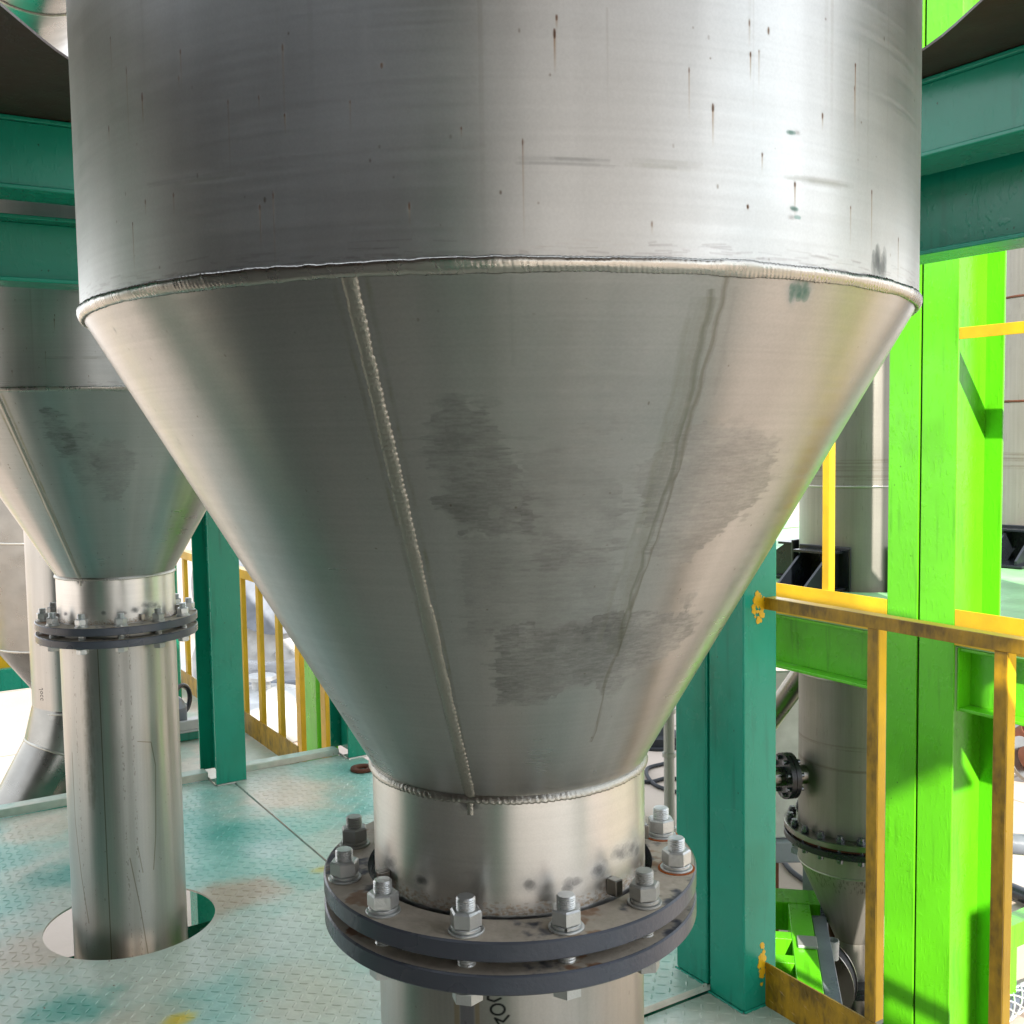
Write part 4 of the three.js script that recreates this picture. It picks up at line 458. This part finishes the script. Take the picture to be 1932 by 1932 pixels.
// header duct seen through the upper opening
{ const p = onX(62, 42, 0.1), r = 0.34; const d = thing('header_duct', 'pale steel duct running above the upper deck, glimpsed through the opening', 'duct'); mesh('shell', rod(V(0.1, p.y + r, p.z - 3), V(0.1, p.y + r, p.z + 0.75), r, 64), M.steelPlain, d); const g = ringBead(r + 0.001, 0, 0.012, 0.01, 0, 0, 2 * Math.PI, 0.004).rotateX(Math.PI / 2).translate(0.1, p.y + r, p.z + 0.1); mesh('girth_weld', g, M.weld, d); for (const z of [-2.6, -0.8]) mesh('saddle', bx(-0.1, 0.3, 2.112, p.y + 0.06, p.z + z - 0.02, p.z + z + 0.02), M.teal, d); }
// white machine and scrap on the yard
{ const b = onY(505, 1292, GROUND), s = b.distanceTo(CAM), yard = thing('white_machine', 'big white drum machine with a bolted rim, standing in the yard behind the balusters', 'machine', [b.x, GROUND, b.z]); yard.rotation.y = -0.25; const k = s / 14;
  mesh('drum', rod(V(0.1 * k, 1.32 * k, -1.9 * k), V(0.1 * k, 1.32 * k, 0.2 * k), 0.82 * k, 64), M.white, yard); mesh('rim', rod(V(0.1 * k, 1.32 * k, 0.12 * k), V(0.1 * k, 1.32 * k, 0.26 * k), 0.98 * k, 72), M.white, yard); mesh('end_cover', rod(V(0.1 * k, 1.32 * k, 0.2605 * k), V(0.1 * k, 1.32 * k, 0.4 * k), 0.62 * k, 48), M.blueGrey, yard);
  for (let i = 0; i < 28; i++) { const a = i * Math.PI / 14; mesh('bolt', rod(V(0.1 * k + 0.89 * k * Math.cos(a), 1.32 * k + 0.89 * k * Math.sin(a), 0.2605 * k), V(0.1 * k + 0.89 * k * Math.cos(a), 1.32 * k + 0.89 * k * Math.sin(a), 0.31 * k), 0.035 * k, 8), M.white, yard); }
  for (const x of [-0.7, 0.75]) mesh('cradle', boxUV(prism([[-0.35, 0.03], [0.35, 0.03], [0.1, 0.75], [-0.1, 0.75]], 0.3).scale(k, k, k).translate(x * k, 0, -0.1 * k)), M.white, yard); mesh('base', bx(-1.2 * k, 1.3 * k, 0.02, 0.14 * k, -1.9 * k, 0.5 * k, 0.02), M.blueGrey, yard); }
{ const p = onY(530, 1402, GROUND), d = thing('tank_head', 'white dished tank end lying on the yard behind the balusters', 'tank end', [p.x, GROUND, p.z - 0.55]); mesh('dish', lathe([[0.62, 0.001], [0.66, 0.03], [0.66, 0.26], [0.6, 0.34], [0.45, 0.41], [0.25, 0.45], [0, 0.47]], 64, { smooth: true }), M.white, d); mesh('nozzle', lathe([[0.1, 0.44], [0.1, 0.56], [0.16, 0.561], [0.16, 0.6], [0, 0.6]], 32), M.white, d); }
{ const p = deep(1487, 1350, 6.6), s = thing('white_sheet', 'white sheet panel leaning behind the teal column, with a brown stain', 'sheet metal', [p.x, GROUND, p.z]); mesh('sheet', bx(-0.4, 0.2, 0.6, p.y - GROUND + 0.28, -0.02, 0.02, 0.03), M.white, s); mesh('edge', bx(-0.4, 0.2, 0.45, 0.598, -0.05, 0.05, 0.02), M.blueGrey, s); mesh('leg', bx(-0.1, -0.06, 0.001, 0.449, -0.02, 0.02), M.rustBrown, s); s.rotation.y = -0.55; }
{ const a = deep(1462, 1345, 5.6), b = deep(1520, 1262, 5.4); const t = thing('slanted_pipe', 'slanted steel pipe between the teal column and the grey tank', 'pipe'); const d = b.clone().sub(a); mesh('tube', rod(a.clone().addScaledVector(d, -5), b.clone().addScaledVector(d, 0.6), 0.055, 28), M.steelPlain, t); }
{ const a = deep(1262, 1345, 7), t = thing('thin_pipe', 'thin grey pipe with joints standing behind the paired teal columns', 'pipe', [a.x, GROUND, a.z]); mesh('tube', lathe([[0.035, 0.001], [0.035, a.y - GROUND + 0.06], [0.04, a.y - GROUND + 0.09], [0, a.y - GROUND + 0.1]], 24), M.zincDull, t); for (const y of [0.5, 1.0, a.y - GROUND]) mesh('joint', lathe(ringProf(0.0355, 0.045, y, y + 0.03, 0.002), 24), M.zincDull, t); mesh('arm', rod(V(0, a.y - GROUND + 0.03, 0), V(-0.3, a.y - GROUND + 0.05, -0.1), 0.035, 20), M.zincDull, t); }
{ const p = onY(1240, 1402, GROUND), w = thing('wheel_hub', 'black wheel hub lying on the yard behind the cone', 'hub', [p.x, GROUND, p.z]); mesh('disc', lathe([[0, 0.001], [0.22, 0.001], [0.23, 0.02], [0.23, 0.1], [0.15, 0.12], [0.12, 0.2], [0, 0.2]], 40), M.rubber, w); mesh('rim', lathe(ringProf(0.24, 0.29, 0.001, 0.03, 0.004), 40), M.rubber, w); }
// cables on the yard
const cable = (pts, lab, r = 0.018) => { const c = new THREE.CatmullRomCurve3(pts.map(([x, y]) => onY(x, y, GROUND + r + 0.001))); solo('cable', new THREE.TubeGeometry(c, 60, r, 8), M.rope, lab, 'cable', 'black cables on the yard'); };
cable([[1180, 1470], [1225, 1475], [1262, 1468], [1330, 1480]], 'black cable curling on the yard behind the neck of the hopper'); cable([[1255, 1440], [1222, 1450], [1235, 1480], [1268, 1492], [1320, 1500]], 'looped black cable on the yard beside the thin grey pipe'); cable([[1440, 1490], [1480, 1488], [1490, 1510], [1470, 1525], [1430, 1530]], 'looped black cable on the yard beside the tank nozzle'); cable([[1430, 1545], [1480, 1552], [1520, 1560]], 'straight black cable on the yard beside the tank flange'); cable([[1440, 1575], [1470, 1610], [1490, 1640], [1530, 1670]], 'black cable running under the lime brace');
// scrap seen to the side of the railing
{ const g = (x, y, r, lab, t) => { const p = onY(x, y, GROUND), f = thing('scrap_flange', lab, 'flange', [p.x, GROUND, p.z]); const q = mesh('ring', lathe(ringProf(r * 0.5, r, 0.001, 0.04, 0.004), 36), M.steelPlain, f); mesh('neck', lathe(ringProf(r * 0.45, r * 0.52, 0.041, 0.16, 0.003), 28), M.rustBrown, f); q.userData = {}; f.rotation.set(t, 0, 0); f.position.y += Math.abs(Math.sin(t)) * r; return f; };
  g(1915, 1412, 0.14, 'small rusty pipe flange on the bright yard, next to a thin rod', 0.9); g(1928, 1470, 0.2, 'steel flange ring with bolt holes lying on the yard', 1.1); g(1908, 1372, 0.12, 'dark small flange on the yard farthest along', 0.3);
  const rodP = [onY(1908, 1440, GROUND + 0.016), onY(1945, 1432, GROUND + 0.016)]; solo('scrap_rod', rod(rodP[0], rodP[1], 0.014, 10), M.zincDark, 'thin dark rod lying on the bright yard', 'rod');
  const b = [deep(1890, 1590, 5.2), deep(2010, 1628, 4.9)]; solo('grey_bar', rod(b[0], b[1].clone().add(V(0.6, 0.0, 0.4)), 0.05, 20), M.blueGrey, 'dark grey bar crossing behind the last yellow post', 'bar');
  const c = [onY(1880, 1668, GROUND + 0.06), onY(2010, 1722, GROUND + 0.06)]; solo('grey_bar', rod(c[0].clone().lerp(c[1], -0.6), c[1], 0.05, 20), M.black, 'black bar lying on the yard behind the last yellow post', 'bar');
  const e = onY(1915, 1745, -1.2); const l = thing('lime_brace', 'lime box beam low behind the last yellow post', 'beam'); mesh('beam', bx(e.x - 0.2, e.x + 1.4, -1.33, -1.2, e.z - 0.1, e.z, 0.004), M.lime, l); for (const x of [0, 1.2]) mesh('leg', bx(e.x + x - 0.04, e.x + x + 0.04, GROUND + 0.001, -1.331, e.z - 0.09, e.z - 0.01), M.lime, l);
  const k = onY(1915, 1910, GROUND), m = thing('mesh_hose', 'braided grey metal hose on the yard, below the railing', 'hose', [k.x, GROUND + 0.061, k.z]); const hp = new THREE.CatmullRomCurve3([V(-0.5, 0, 0.1), V(0, 0, 0), V(0.5, 0, 0.05), V(1, 0, 0.3)]); mesh('core', new THREE.TubeGeometry(hp, 40, 0.056, 16), M.zincDark, m); const st = []; for (let s = 0; s < 12; s++) { const sg = s % 2 ? 1 : -1, P = []; for (let i = 0; i <= 90; i++) { const q = hp.getPoint(i / 90), a = sg * i * 0.22 + s * Math.PI / 6; P.push(V(q.x, q.y + 0.058 * Math.cos(a), q.z + 0.058 * Math.sin(a))); } st.push(new THREE.TubeGeometry(new THREE.CatmullRomCurve3(P), 90, 0.006, 5)); } mesh('braid', st, M.zinc, m); }
renderer.render(scene, camera);
